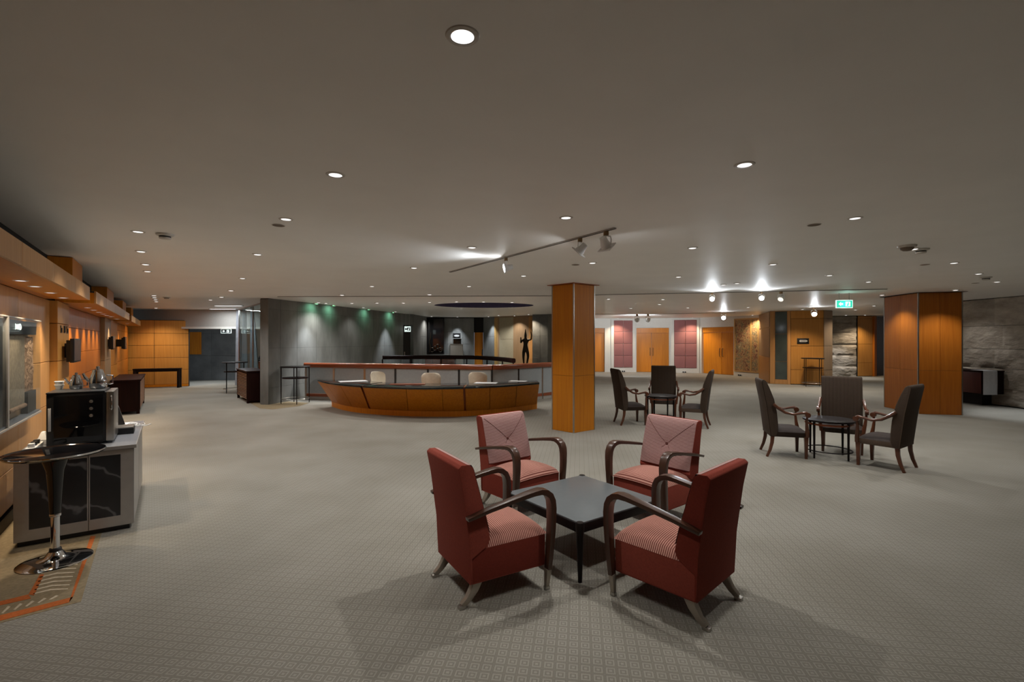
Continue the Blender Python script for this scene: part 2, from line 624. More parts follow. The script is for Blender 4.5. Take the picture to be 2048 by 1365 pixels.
def seam_y(x):
    for (x0, y0), (x1, y1) in zip(SEAM, SEAM[1:]):
        if x0 <= x <= x1:
            return y0 + (y1 - y0) * (x - x0) / (x1 - x0)
    return 9.0


def ceil_z(Y):
    return 2.66 + (Y - 10.0) * 0.0072


def wall_top(Y):
    return ceil_z(Y) + 0.004


floor = struct(MB().box(-16, 25, -3.7, 31, -0.12, 0.0).build('floor', 'carpet', smooth=False))
near = struct(MB().prism([(-16, -3.7), (25, -3.7)] + SEAM[::-1], NEAR_Z, NEAR_Z + 0.045).build('ceiling', 'ceiling', smooth=False))

DOME_C, DOME_R = (-0.86, 14.75), 1.52


def far_ceiling():
    bm = bmesh.new()
    outer = [(x, y - 0.0) for x, y in SEAM] + [(25, 31), (-16, 31)]
    vo = [bm.verts.new((x, y, ceil_z(y))) for x, y in outer]
    vi = []
    n = 56
    for i in range(n):
        a = 2 * math.pi * i / n
        x, y = DOME_C[0] + DOME_R * math.cos(a), DOME_C[1] + DOME_R * .78 * math.sin(a)
        vi.append(bm.verts.new((x, y, ceil_z(y))))
    ed = [bm.edges.new((vo[i], vo[(i + 1) % len(vo)])) for i in range(len(vo))]
    ed += [bm.edges.new((vi[i], vi[(i + 1) % n])) for i in range(n)]
    bmesh.ops.triangle_fill(bm, edges=ed, use_beauty=True)
    for f in bm.faces:
        if f.normal.z > 0:
            f.normal_flip()
    me = bpy.data.meshes.new('ceiling')
    bm.to_mesh(me)
    bm.free()
    me.materials.append(M['ceiling_far'])
    o = bpy.data.objects.new('ceiling', me)
    COL.objects.link(o)
    return struct(o)


cf = far_ceiling()
dome = MB()
prof = []
n = 56
vs, fs = [], []
for j, (rr, dz) in enumerate([(1.0, 0.0), (1.0, 0.30), (0.75, 0.42), (0.4, 0.48), (0.02, 0.5)]):
    for i in range(n):
        a = 2 * math.pi * i / n
        x, y = DOME_C[0] + DOME_R * rr * math.cos(a), DOME_C[1] + DOME_R * .78 * rr * math.sin(a)
        vs.append((x, y, ceil_z(y) + dz))
for j in range(4):
    for i in range(n):
        k = (i + 1) % n
        fs.append((j * n + i, j * n + k, (j + 1) * n + k, (j + 1) * n + i))
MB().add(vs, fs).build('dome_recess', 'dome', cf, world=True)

# carpet border in the left foreground: base, orange bands and pale strokes are woven pieces of the floor


def floor_patch(name, mat, pix, z0, h=0.0015):
    return MB().prism([fl(x, y) for x, y in pix], z0, z0 + h).build(name, mat, floor, smooth=False)


floor_patch('carpet_border', 'carpet_border', [(-330, 1345), (0, 1247), (162, 1204), (201, 1073), (240, 960), (26, 1040), (-250, 1210)], 0.0002)
floor_patch('orange_band', 'carpet_orange', [(-300, 1322), (0, 1243), (138, 1206), (146, 1195), (0, 1232), (-290, 1305)], 0.0018)
floor_patch('orange_band', 'carpet_orange', [(138, 1206), (146, 1195), (191, 1073), (181, 1073)], 0.0018)
floor_patch('orange_band', 'carpet_orange', [(-200, 1262), (0, 1212), (62, 1198), (57, 1190), (0, 1204), (-195, 1250)], 0.0018)
floor_patch('orange_band', 'carpet_orange', [(57, 1190), (68, 1192), (88, 1150), (80, 1150)], 0.0018)
for k in range(9):
    f0 = k / 8.0
    x0, y0 = 70 + 26 * f0 - 4, 1190 - 66 * f0
    x1, y1 = 136 + 26 * f0, 1180 - 66 * f0
    pts = [(x0, y0), ((x0 + x1) / 2, (y0 + y1) / 2 - 3), (x1, y1), (x1, y1 - 2), ((x0 + x1) / 2, (y0 + y1) / 2 - 6), (x0, y0 - 2)]
    floor_patch('pale_stroke', 'carpet_pale', pts, 0.0018)
for k in range(10):
    x0 = 112 - 24 * k
    yi, yo = 1212 - .226 * x0 + 5, 1233 - .29 * (x0 - 13) - 4
    floor_patch('pale_stroke', 'carpet_pale', [(x0, yi), (x0 + 5, yi + 1), (x0 - 10, yo), (x0 - 14, yo)], 0.0018)
floor_patch('carpet_border', 'carpet_border', [(476, 793), (520, 817), (545, 819), (600, 812), (618, 806), (540, 800)], 0.0002)


# ------------------------------------------------------------------ wall helpers
def wall_box(name, a, b, z0, z1, thick, mat, parent=None, lift=0.0):
    """wall whose visible face runs a->b; thickness goes away from the camera"""
    a, b = Vector(a), Vector(b)
    d = (b - a).normalized()
    nrm = Vector((-d.y, d.x))
    mid = (a + b) / 2
    if nrm.dot(mid) < 0:
        nrm = -nrm
    a, b = a - nrm * lift, b - nrm * lift
    return MB().prism([a, b, b + nrm * thick, a + nrm * thick], z0, z1).build(name, mat, parent, smooth=False)


def wall_panels(parent, name, a, b, cells, mat, proud=0.014, gap=0.005, bevel=0.003):
    """cells: (s0, s1, z0, z1) with s as a fraction of the run a->b"""
    a, b = Vector(a), Vector(b)
    d = b - a
    L = d.length
    for s0, s1, z0, z1 in cells:
        g = gap / L
        p, q = a + d * (s0 + g), a + d * (s1 - g)
        d1 = d.normalized()
        nrm = Vector((-d1.y, d1.x))
        if nrm.dot((a + b) / 2) > 0:
            nrm = -nrm
        MB().prism([p, q, q + nrm * proud, p + nrm * proud], z0 + gap, z1 - gap).build(name, mat, parent, bevel=bevel, seg=1, smooth=False)


def grid_cells(xs, zs):
    return [(x0, x1, z0, z1) for x0, x1 in zip(xs, xs[1:]) for z0, z1 in zip(zs, zs[1:])]


# ------------------------------------------------------------------ left wall (runs back and to the left)
W0 = Vector((-4.26, 3.99))
U = Vector((-0.58, 0.8146))
NL = Vector((0.8146, 0.58))


def lw(t, p=0.0):
    return W0 + U * t + NL * p


def lbox(mb, t0, t1, p0, p1, z0, z1):
    return mb.prism([lw(t0, p0), lw(t1, p0), lw(t1, p1), lw(t0, p1)], z0, z1)


wl = struct(lbox(MB(), -5.6, 15.3, -0.30, -0.02, 0, 2.64).build('wall_left', 'dark_gap', smooth=False))
wl_panel = lambda nm, t0, t1, p0, p1, z0, z1, mat: lbox(MB(), t0 + .003, t1 - .003, p0, p1, z0 + .003, z1 - .003).build(nm, mat, wl, bevel=0.003, seg=1, smooth=False)
for t0, t1 in ((-5.6, -3.4), (-3.4, -1.2), (-1.2, 0.6), (0.6, 2.03)):
    for z0, z1 in ((0.12, 0.46), (0.46, 0.86), (0.86, 1.36), (1.36, 2.08)):
        wl_panel('panel', t0, t1, -0.02, 0.0, z0, z1, 'maple')
for z0, z1 in ((0.0, 0.46), (0.46, 0.905), (0.905, 1.36), (1.36, 1.81), (1.81, 2.08)):
    wl_panel('panel', 2.03, 2.82, -0.02, 0.07, z0, z1, 'golden')
for t0, t1 in ((2.82, 5.0), (5.0, 7.08)):
    for z0, z1 in ((0.0, 0.35), (0.35, 0.71), (0.71, 1.07), (1.07, 1.43), (1.43, 1.79), (1.79, 2.08)):
        wl_panel('panel', t0, t1, -0.02, 0.0, z0, z1, 'orange')
for z0, z1 in ((0.0, 0.6), (0.6, 1.03), (1.03, 1.46), (1.46, 2.08)):
    wl_panel('panel', 8.30, 9.9, -0.02, 0.07, z0, z1, 'honey')
for z0, z1 in ((0.0, 1.2), (1.2, 2.08)):
    wl_panel('metal_strip', 7.08, 8.30, -0.02, 0.07, z0, z1, 'tan')
for t0, t1 in ((9.9, 12.4), (12.4, 14.9)):
    for z0, z1 in ((0.0, 0.6), (0.6, 1.03), (1.03, 1.46), (1.46, 1.89), (1.89, 2.08)):
        wl_panel('panel', t0, t1, -0.02, 0.0, z0, z1, 'orange')
for t0, t1 in ((2.03, 2.82), (5.9, 7.2), (9.5, 10.6), (12.6, 13.6)):
    lbox(MB(), t0, t1, -0.02, 0.20, 2.24, 2.60).build('post_head', 'honey', wl, smooth=False)
bb = struct(lbox(MB(), -5.6, 2.03, 0.0, 0.018, 0.0, 0.11).build('baseboard_left', 'mahogany', smooth=False))
struct(wall_box('wall_near', lw(-5.6, -0.1), (-1.3, -3.6), 0, 2.62, 0.1, 'white_wall'))
struct(MB().box(-1.5, 12.4, -3.7, -3.6, 0, 2.61).build('wall_back', 'tan', smooth=False))


def canopy(label, t0, t1, seams, lamps, z0=2.08, z1=2.235, p1=0.385):
    base = lw(t0, 0)
    o = thing('wood_canopy', label, 'canopy', (base.x, base.y, z0), 0, 'wooden canopies along the left wall')
    lbox(MB(), t0, t1, 0.08, p1 - 0.02, z0, z0 + 0.02).build('soffit', 'honey', o, smooth=False)
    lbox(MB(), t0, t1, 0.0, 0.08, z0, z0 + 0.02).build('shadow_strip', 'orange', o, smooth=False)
    lbox(MB(), t0, t1, 0.0, p1 - 0.02, z1 - 0.02, z1).build('top_board', 'dark_gap', o, smooth=False)
    ss = [t0] + seams + [t1]
    for a, b in zip(ss, ss[1:]):
        lbox(MB(), a + .003, b - .003, p1 - 0.02, p1, z0, z1).build('fascia_board', 'maple', o, bevel=.002, seg=1, smooth=False)
    for t in (t0, t1 - 0.02):
        lbox(MB(), t, t + 0.02, 0.0, p1 - 0.02, z0 + .021, z1 - .021).build('end_board', 'honey', o, smooth=False)
    return o


can1 = canopy('nearest wooden canopy on the left wall, above the glass display case', -4.2, 1.77, [-2.6, -1.4, -0.4, 0.25, 0.72, 1.1], 0)
can2 = canopy('long middle wooden canopy on the left wall, above the orange panel bay', 2.36, 8.55, [3.6, 4.9, 6.2, 7.4], 0)
can3 = canopy('farthest wooden canopy on the left wall, next to the console table wall', 9.2, 13.6, [10.6, 12.0], 0)

# ------------------------------------------------------------------ far left: panelled wall, bulkhead, corridor
A, B = Vector((-13.15, 16.25)), Vector((-11.45, 17.0))
wfl = struct(wall_box('wall_far_left', A, B, 0, 2.33, 0.15, 'dark_gap'))
zs = [0.09, 0.60, 1.02, 1.45, 1.87, 2.32]
wall_panels(wfl, 'panel', A, B, grid_cells([0.0, 0.46, 1.0], zs), 'golden')
wall_panels(wfl, 'skirting', A, B, [(0, 1, 0.0, 0.09)], 'honey', proud=0.03)
struct(MB().box(-16, -5.3, 16.95, 17.1, 2.10, 2.76).build('wall_bulkhead', 'bulkhead', smooth=False))
struct(MB().box(-16, -5.3, 16.90, 17.14, 2.03, 2.10).build('trim_1', 'white_wall', smooth=False))
wcorr = struct(MB().box(-16, -10.9, 19.6, 19.75, 0, 2.8).build('wall_corridor', 'dark_stone', smooth=False))
cells = grid_cells([0, .3, .62, 1.0], [0, 1.0, 1.9, 2.8])
wall_panels(wcorr, 'stone_slab', (-14.5, 19.6), (-10.9, 19.6), cells, 'dark_stone', proud=0.012)
wall_panels(wcorr, 'wood_panel', (-13.25, 19.58), (-12.66, 19.58), [(0, 1, 1.05, 1.97)], 'honey', proud=0.02)
struct(MB().box(-10.9, -5.3, 19.3, 19.75, 0, 2.8).build('wall_corridor_side', 'brown_wall', smooth=False))

# grey stone wall
GA, GB = Vector((-6.12, 12.05)), Vector((-4.50, 19.80))
gd = (GB - GA).normalized()
gn = Vector((-gd.y, gd.x))          # away from the room
if gn.x > 0:
    gn = -gn


def gw(s, p=0.0):
    return GA + (GB - GA) * s - gn * p


def sloped_wall(name, a, b, thick, mat, away, z0=0.0):
    """wall with top following the ceiling"""
    a, b, away = Vector(a), Vector(b), Vector(away)
    pts = [a, b, b + away * thick, a + away * thick]
    return MB().loft([(p.x, p.y, z0) for p in pts], [(p.x, p.y, wall_top(p.y)) for p in pts]).build(name, mat, smooth=False)


wg = struct(sloped_wall('wall_stone_grey', GA, GB, 0.22, 'dark_gap', gn))
colS = [0, .055, .14, .25, .35, .46, .57, .68, .79, .90, 1.0]
rowZ = [0, 0.42, 1.42, 2.41, 2.655]
for s0, s1 in zip(colS, colS[1:]):
    for z0, z1 in zip(rowZ, rowZ[1:]):
        g = 0.0022 / 1.0
        p, q = gw(s0 + g / 4), gw(s1 - g / 4)
        p2, q2 = gw(s0 + g / 4, 0.015), gw(s1 - g / 4, 0.015)
        za, zb = (z1, z1) if z1 < 2.6 else (wall_top(p.y), wall_top(q.y))
        MB().loft([(p.x, p.y, z0 + .002), (q.x, q.y, z0 + .002), (q2.x, q2.y, z0 + .002), (p2.x, p2.y, z0 + .002)],
                  [(p.x, p.y, za - .002), (q.x, q.y, zb - .002), (q2.x, q2.y, zb - .002), (p2.x, p2.y, za - .002)]).build('stone_slab', 'grey_stone', wg, smooth=False)
e0, e1 = gw(0, 0.015), gw(0) + gn * 0.22
MB().prism([e0, e1, e1 - gd * 0.015, e0 - gd * 0.015], 0, 2.655).build('end_slab', 'grey_stone', wg, smooth=False)

# ------------------------------------------------------------------ far centre walls beyond the balustrade


def ceilwall(name, a, b, mat, thick=0.15, z0=0.0, z1=None):
    a, b = Vector(a), Vector(b)
    d = (b - a).normalized()
    nrm = Vector((-d.y, d.x))
    if nrm.dot((a + b) / 2) < 0:
        nrm = -nrm
    pts = [a, b, b + nrm * thick, a + nrm * thick]
    top = [(p.x, p.y, wall_top(p.y) if z1 is None else z1) for p in pts]
    return MB().loft([(p.x, p.y, z0) for p in pts], top).build(name, mat, smooth=False)


# doorway with the lit sign
struct(ceilwall('wall_far_1', px(805, 19.85), px(826, 20.3), 'grey_stone', z0=2.27))
d1 = struct(ceilwall('door_1', px(806, 20.1), px(825, 20.5), 'satin_black', thick=0.06, z1=2.27))
MB().obox(px(809, 19.95), (1, .1), .02, .02, 0.95, 1.15).build('door_handle', 'steel', d1)
w2 = struct(ceilwall('wall_far_2', px(826, 20.4), px(853, 22.8), 'grey_stone'))
w3 = struct(ceilwall('wall_far_3', px(853, 23.1), px(948, 23.4), 'grey_stone'))
wall_panels(w3, 'stone_slab', px(888, 23.1), px(948, 23.3), grid_cells([0, .28, .62, 1.0], [0, .9, 1.45, 2.05, 2.70]), 'grey_stone', proud=0.012)
wall_panels(w2, 'stone_slab', px(826, 20.4), px(853, 22.8), grid_cells([0, .5, 1.0], [0, .9, 1.8, 2.66]), 'grey_stone', proud=0.012)
struct(ceilwall('wall_far_4', px(948, 23.5), px(967, 23.5), 'dark_gap', z0=2.02))
d2 = struct(ceilwall('door_2', px(949, 23.52), px(966, 23.52), 'honey', thick=0.06, z1=2.02))
MB().obox(px(964.5, 23.47), (1, 0), .02, .03, .9, 1.2).build('door_handle', 'dark_steel', d2)
w5 = struct(ceilwall('wall_far_5', px(967, 23.3), px(989, 22.6), 'grey_stone'))
wall_panels(w5, 'stone_slab', px(967, 23.3), px(989, 22.6), grid_cells([0, 1.0], [0, .9, 1.8, 2.70]), 'grey_stone', proud=0.012)
w6 = struct(ceilwall('wall_far_6', px(989, 22.6), px(1065, 21.4), 'tan'))
wall_panels(w6, 'gilt_strip', px(989, 22.6), px(998, 22.5), [(0, .5, 0, 2.68), (.5, 1, 0, 2.68)], 'gilt', proud=0.03)
wall_panels(w6, 'panel', px(999, 22.4), px(1036, 21.9), grid_cells([0, 1.0], [0, .8, 1.68, 2.70]), 'beige_panel', proud=0.03)
wall_panels(w6, 'panel', px(1036, 21.9), px(1065, 21.4), grid_cells([0, .45, 1.0], [0, .8, 1.68, 2.70]), 'maple', proud=0.012)
w7 = struct(ceilwall('wall_far_7', px(1065, 20.6), px(1096, 20.3), 'dark_stone'))
wall_panels(w7, 'stone_slab', px(1065, 20.6), px(1096, 20.3), grid_cells([0, .5, 1.0], [0, .9, 1.8, 2.68]), 'dark_stone', proud=0.012)
struct(ceilwall('wall_far_8', px(1096, 20.2), px(1150, 20.0), 'grey_stone'))
struct(sloped_wall('wall_far_9', px(1150, 20.0), (3.3, 24.9), 0.15, 'white_wall', (-0.9, .2)))

# ------------------------------------------------------------------ white curved wall with double doors (right of the column)
PA, PB, PC, PD, PE = Vector((3.2, 24.8)), Vector((6.37, 24.65)), Vector((9.36, 23.9)), Vector((10.27, 22.2)), Vector((10.82, 20.95))


def lerp(a, b, s):
    return a + (b - a) * s


def on_ray(a, b, xp):
    """parameter s where the image column xp crosses the plan line a->b"""
    k = (xp - 1024.0) / F
    return (k * a.y - a.x) / ((b.x - a.x) - k * (b.y - a.y))


def inward(a, b):
    d = (b - a).normalized()
    nrm = Vector((-d.y, d.x))
    return -nrm if nrm.dot((a + b) / 2) > 0 else nrm


def bay_wall(name, a, b, doors):
    """white wall a->b with recessed double doors given as image column ranges"""
    out = []
    cut = [0.0]
    for x0, x1 in doors:
        cut += [max(0.0, on_ray(a, b, x0)), min(1.0, on_ray(a, b, x1))]
    cut.append(1.0)
    wall = None
    mb = MB()
    inn = inward(a, b)
    for i in range(0, len(cut), 2):
        p, q = lerp(a, b, cut[i]), lerp(a, b, cut[i + 1])
        if (q - p).length < 0.02:
            continue
        pts = [p, q, q - inn * .3, p - inn * .3]
        mb.loft([(v.x, v.y, 0) for v in pts], [(v.x, v.y, wall_top(v.y)) for v in pts])
    for i in range(1, len(cut) - 1, 2):
        p, q = lerp(a, b, cut[i]), lerp(a, b, cut[i + 1])
        pts = [p, q, q - inn * .3, p - inn * .3]
        mb.loft([(v.x, v.y, 2.27) for v in pts], [(v.x, v.y, wall_top(v.y)) for v in pts])
    wall = struct(mb.build(name, 'white_wall', smooth=False))
    return wall, [(lerp(a, b, cut[i]), lerp(a, b, cut[i + 1])) for i in range(1, len(cut) - 1, 2)], inn


def double_door(name, p, q, inn, split=0.5):
    d = (q - p).normalized()
    L = (q - p).length
    at = lambda s, k: p + d * (s * L) - inn * k
    root = struct(MB().prism([at(0, .10), at(1, .10), at(1, .26), at(0, .26)], 2.02, 2.265).build(name, 'honey', smooth=False))
    for s0, s1 in ((0.0, split - .004), (split + .004, 1.0)):
        MB().prism([at(s0, .14), at(s1, .14), at(s1, .2), at(s0, .2)], 0.01, 2.015).build('door_leaf', 'honey', root, bevel=.004, seg=1, smooth=False)
    for s in (split - .045, split + .045):
        c = at(s, .10)
        MB().tube([(*at(s, .138), .85), (*at(s, .09), .88), (*at(s, .09), 1.22), (*at(s, .138), 1.25)], .014, 6).build('door_handle', 'dark_steel', root)
    return root


wA, dA, iA = bay_wall('wall_bay_1', PA, PB, [(1150, 1209.5)])
wB, dB, iB = bay_wall('wall_bay_2', PB, PC, [(1273, 1338)])
wC, dC, iC = bay_wall('wall_bay_3', PC, PD, [(1403, 1467)])
wD, dD, iD = bay_wall('wall_bay_4', PD, PE, [])
double_door('door_3', *dA[0], iA)
double_door('door_4', *dB[0], iB, 0.47)
double_door('door_5', *dC[0], iC, 0.58)


def padded_bay(wall, a, b, x0, x1, xp0, xp1, inn, rows, frame_top=2.70):
    """white pilaster carrying a rose padded panel of 2 x 4 cushions"""
    p, q = lerp(a, b, on_ray(a, b, x0)), lerp(a, b, on_ray(a, b, x1))
    d = (q - p).normalized()
    L = (q - p).length
    at = lambda s, k: p + d * s + inn * k
    MB().prism([at(0, 0), at(L, 0), at(L, .06), at(0, .06)], 0.0, 0.12).build('skirting', 'white_wall', wall, smooth=False)
    f0 = (lerp(a, b, on_ray(a, b, xp0)) - p).length
    f1 = (lerp(a, b, on_ray(a, b, xp1)) - p).length
    fb = 0.22
    for s0, s1, z0, z1 in ((0.02, f0, 0.12, frame_top), (f1, L - .02, 0.12, frame_top), (f0, f1, 0.12, fb), (f0, f1, rows[-1], frame_top)):
        MB().prism([at(s0, 0), at(s1, 0), at(s1, .05), at(s0, .05)], z0, z1).build('frame_board', 'white_wall', wall, smooth=False)
    m = (f0 + f1) / 2
    for s0, s1 in ((f0, m), (m, f1)):
        for z0, z1 in zip(rows, rows[1:]):
            MB().prism([at(s0 + .004, 0), at(s1 - .004, 0), at(s1 - .004, .045), at(s0 + .004, .045)], z0 + .004, z1 - .004).build('padded_panel', 'pink', wall, bevel=.022, seg=3)


rowsP = [0.22, 0.84, 1.47, 2.09, 2.68]
padded_bay(wA, PA, PB, 1221, 1271.5, 1227.5, 1265, iA, [0.24, 0.85, 1.46, 2.07, 2.66])
padded_bay(wB, PB, PC, 1341, 1399.5, 1348, 1393.5, iB, [0.24, 0.85, 1.46, 2.07, 2.66])

# mural
md = (PE - PD).normalized()
mL = (PE - PD).length
at = lambda s, k: PD + md * (s * mL) + iD * k
mur = thing('mural', 'tall painted mural of small figures in a gilt frame beside double doors', 'mural', (*at(.5, 0), 0.22))
MB().prism([at(.06, .01), at(.98, .01), at(.98, .03), at(.06, .03)], 0.24, 2.58).build('painting', 'mural', mur, smooth=False)
for s0, s1, z0, z1 in ((.03, .07, .2, 2.62), (.66, .71, .2, 2.62), (.95, .99, .2, 2.62), (.07, .66, 2.56, 2.62), (.71, .95, 2.56, 2.62), (.07, .66, .2, .25), (.71, .95, .2, .25)):
    MB().prism([at(s0, .005), at(s1, .005), at(s1, .055), at(s0, .055)], z0, z1).build('frame_board', 'gilt', mur, smooth=False)
MB().prism([at(.02, 0), at(1, 0), at(1, .05), at(.02, .05)], 0, 0.17).build('skirting', 'white_wall', wD, smooth=False)

# folding return beside the mural, glass pilaster, golden wall
Q0, Q1, Q2, Q3, Q4 = Vector((10.75, 20.9)), Vector(px(1540, 18.0)), Vector(px(1581, 17.65)), Vector(px(1647, 17.3)), Vector(px(1664, 17.6))
wr = struct(ceilwall('wall_right_1', Q0, Q1, 'tan', 0.12))
wall_panels(wr, 'panel', Q0, Q1, [(0.05, .98, 0.0, 0.98)], 'golden', proud=0.02)
wall_panels(wr, 'panel', Q0, Q1, [(0.25, .98, 1.0, 2.08), (.05, .98, 2.12, 2.70)], 'tan', proud=0.02)
wp = struct(ceilwall('wall_right_2', Q1, Q2, 'maple', 0.2))
wall_panels(wp, 'glass_pane', Q1, Q2, [(.25, .84, 0.17, 0.84), (.25, .84, .84, 1.86), (.25, .84, 1.86, 2.70)], 'dark_glass', proud=0.012)
wall_panels(wp, 'frame_board', Q1, Q2, [(0, .23, 0, 2.70), (.86, 1, 0, 2.70), (.23, .86, 0, .16)], 'maple', proud=0.035)
wq = struct(ceilwall('wall_right_3', Q2, Q3, 'dark_gap', 0.2))
wall_panels(wq, 'panel', Q2, Q3, grid_cells([0, 1], [0.02, 0.55, 1.42, 2.42, 2.71]), 'golden', proud=0.02)
ws = struct(ceilwall('wall_right_4', Q3, Q4, 'dark_gap', 0.2))
wall_panels(ws, 'panel', Q3, Q4, grid_cells([0, 1], [0.02, 0.55, 1.42, 2.42, 2.71]), 'tan', proud=0.02)


def rough_block(parent, a, b, z0, z1, inn, mat='rough_stone', nx=7, nz=4, seed=0, amp=0.03, base=0.03):
    rnd = random.Random(seed)
    mb = MB()
    vs, fs = [], []
    for j in range(nz + 1):
        for i in range(nx + 1):
            p = lerp(a, b, i / nx)
            edge = i in (0, nx) or j in (0, nz)
            k = base * .75 if edge else base + rnd.uniform(-amp, amp) * .9
            q = p + inn * max(.004, k)
            vs.append((q.x, q.y, z0 + (z1 - z0) * j / nz))
    for j in range(nz):
        for i in range(nx):
            o = j * (nx + 1) + i
            fs.append((o, o + 1, o + nx + 2, o + nx + 1))
    o = mb.add(vs, fs)
    # thin return faces so that the block has depth
    m = len(vs)
    bvs = [(a.x, a.y, z0), (b.x, b.y, z0), (b.x, b.y, z1), (a.x, a.y, z1)]
    mb.v += bvs
    r0 = [i for i in range(nx + 1)]
    r1 = [nz * (nx + 1) + i for i in range(nx + 1)]
    mb.f.append(tuple([m, m + 1] + r0[::-1]))
    mb.f.append(tuple([m + 3, m + 2] + r1[::-1]))
    c0 = [j * (nx + 1) for j in range(nz + 1)]
    c1 = [j * (nx + 1) + nx for j in range(nz + 1)]
    mb.f.append(tuple([m, m + 3] + c0[::-1]))
    mb.f.append(tuple([m + 1, m + 2] + c1[::-1]))
    return mb.build('stone_block', mat, parent, ang=80)


# far rough stone wall, right of the golden wall
S0, S1 = Vector(px(1655, 21.9)), Vector(px(1715, 21.7))
wst = struct(ceilwall('wall_right_5', S0, S1, 'dark_gap', 0.2))
for r, (z0, z1) in enumerate(zip([0, .45, .95, 1.42, 1.98, 2.42], [.45, .95, 1.42, 1.98, 2.42, 2.73])):
    rough_block(wst, S0, S1, z0 + .004, z1 - .004, inward(S0, S1), seed=r + 50, nx=9, amp=0.05, base=.06)
T0, T1 = Vector(px(1715, 21.6)), Vector(px(1744, 21.7))
wt = struct(ceilwall('wall_right_6', T0, T1, 'dark_gap', 0.3))
wall_panels(wt, 'panel', T0, T1, grid_cells([0, 1], [0.02, 0.62, 1.46, 2.6, 2.73]), 'golden', proud=0.03)
wall_panels(wt, 'edge_board', Vector(px(1744, 21.7)), Vector(px(1748.5, 21.8)), [(0, 1, 0, 2.73)], 'orange', proud=0.1)
struct(ceilwall('wall_right_7', px(1738, 29.4), px(1830, 29.4), 'grey_stone', 0.2))
tag(wall_box('wall_print', px(1753, 29.35), px(1760, 29.35), 1.75, 2.55, .04, 'paper_art'), 'pale framed print high on the wall deep in the right-hand opening', 'picture')
struct(wall_box('door_6', px(1753, 29.36), px(1760, 29.36), 0, 1.72, .05, 'brown_wall'))
struct(sloped_wall('wall_right_8', px(1790, 21.7), (19.2, 29.4), 0.2, 'tan', (1, 0)))

# right rough stone wall
RA, RB = Vector((12.05, 13.3)), Vector((12.05, -3.6))
wrs = struct(ceilwall('wall_right', RA, Vector((12.05, 8.45)), 'dark_gap', 0.3))
struct(MB().box(12.05, 12.35, -3.6, 8.45, 0, 2.61).build('wall_right_9', 'rough_stone', smooth=False))
rows = [0.02, 0.42, 0.92, 1.40, 1.98, 2.66]
for r, (z0, z1) in enumerate(zip(rows, rows[1:])):
    ys = [13.3, 11.95 - .2 * (r % 2), 10.6 + .2 * (r % 2), 9.4, 8.46]
    for c, (ya, yb) in enumerate(zip(ys, ys[1:])):
        rough_block(wrs, Vector((12.05, ya)), Vector((12.05, yb)), z0 + .004, z1 - .004, Vector((-1, 0)), seed=r * 7 + c, nx=9, nz=4, amp=0.045 if r < 3 else .02, base=.05)
struct(sloped_wall('wall_right_10', (12.05, 13.3), (18.4, 13.6), 0.25, 'rough_stone', (0, 1)))

# ------------------------------------------------------------------ columns


def wood_column(label, c, l, r, zseam, splits, metal_pos):
    c, l, r = Vector(c), Vector(l), Vector(r)
    bk = l + r - c
    mid = (c + bk) / 2
    top = NEAR_Z if mid.y < seam_y(mid.x) else ceil_z(mid.y)
    o = thing('wood_column', label, 'column', (mid.x, mid.y, 0))
    ins = lambda p, k: p + (mid - p).normalized() * k
    MB().prism([ins(q, .03) for q in (c, r, bk, l)], 0, top).build('core', 'dark_gap', o, smooth=False)
    for a, b in ((l, c), (c, r), (r, bk), (bk, l)):
        d = (b - a).normalized()
        nrm = Vector((-d.y, d.x))
        if nrm.dot(mid - a) > 0:
            nrm = -nrm
        L = (b - a).length
        e = 0.018
        cuts = [e + (L - 2 * e) * k / splits for k in range(splits + 1)]
        for s0, s1 in zip(cuts, cuts[1:]):
            for z0, z1 in ((0.0, zseam), (zseam, top - .012)):
                p, q = a + d * (s0 + .0015), a + d * (s1 - .0015)
                MB().prism([p, q, q - nrm * .018, p - nrm * .018], z0 + .002, z1 - .002).build('panel', 'orange' if splits > 1 else 'honey', o, bevel=.002, seg=1, smooth=False)
    for q in (c, l, r, bk):
        MB().obox(ins(q, .012), (c - l).normalized(), .011, .011, 0, top - .012).build('corner_strip', 'steel', o, smooth=False)
    big = lambda p, k: mid + (p - mid) * k
    MB().prism([big(q, 1.22 if splits == 1 else 1.12) for q in (c, r, bk, l)], top - .011, top - .001).build('ceiling_plate', 'mahogany' if splits > 1 else 'redwood', o, smooth=False)
    return o, mid


col1, m1 = wood_column('square honey wood column behind the four red armchairs', (1.07, 8.33), (0.72, 8.68), (1.494, 8.66), 0.99, 1, None)
for side, (a, b) in (('l', ((0.72, 8.68), (1.144, 9.01))), ('r', ((1.494, 8.66), (1.144, 9.01)))):
    a, b = Vector(a), Vector(b)
    mid = lerp(a, b, 0.45)
    d = (b - a).normalized()
    nrm = Vector((-d.y, d.x))
    if nrm.dot(m1 - a) > 0:
        nrm = -nrm
    hw = .13
    p0, p1 = mid - d * hw, mid + d * hw
    lo = [(p0.x, p0.y, 2.22), (p1.x, p1.y, 2.22), (p1.x + nrm.x * .02, p1.y + nrm.y * .02, 2.22), (p0.x + nrm.x * .02, p0.y + nrm.y * .02, 2.22)]
    hi = [(p0.x, p0.y, 2.37), (p1.x, p1.y, 2.37), (p1.x + nrm.x * .13, p1.y + nrm.y * .13, 2.37), (p0.x + nrm.x * .13, p0.y + nrm.y * .13, 2.37)]
    MB().loft(lo, hi).build('wedge_sconce', 'mahogany', col1, smooth=False)
col2, m2 = wood_column('broad orange wood column with metal corner strips by the rough stone wall', (8.90, 10.52), (9.02, 11.64), (9.70, 10.33), 0.955, 2, None)

# ------------------------------------------------------------------ recessed downlights


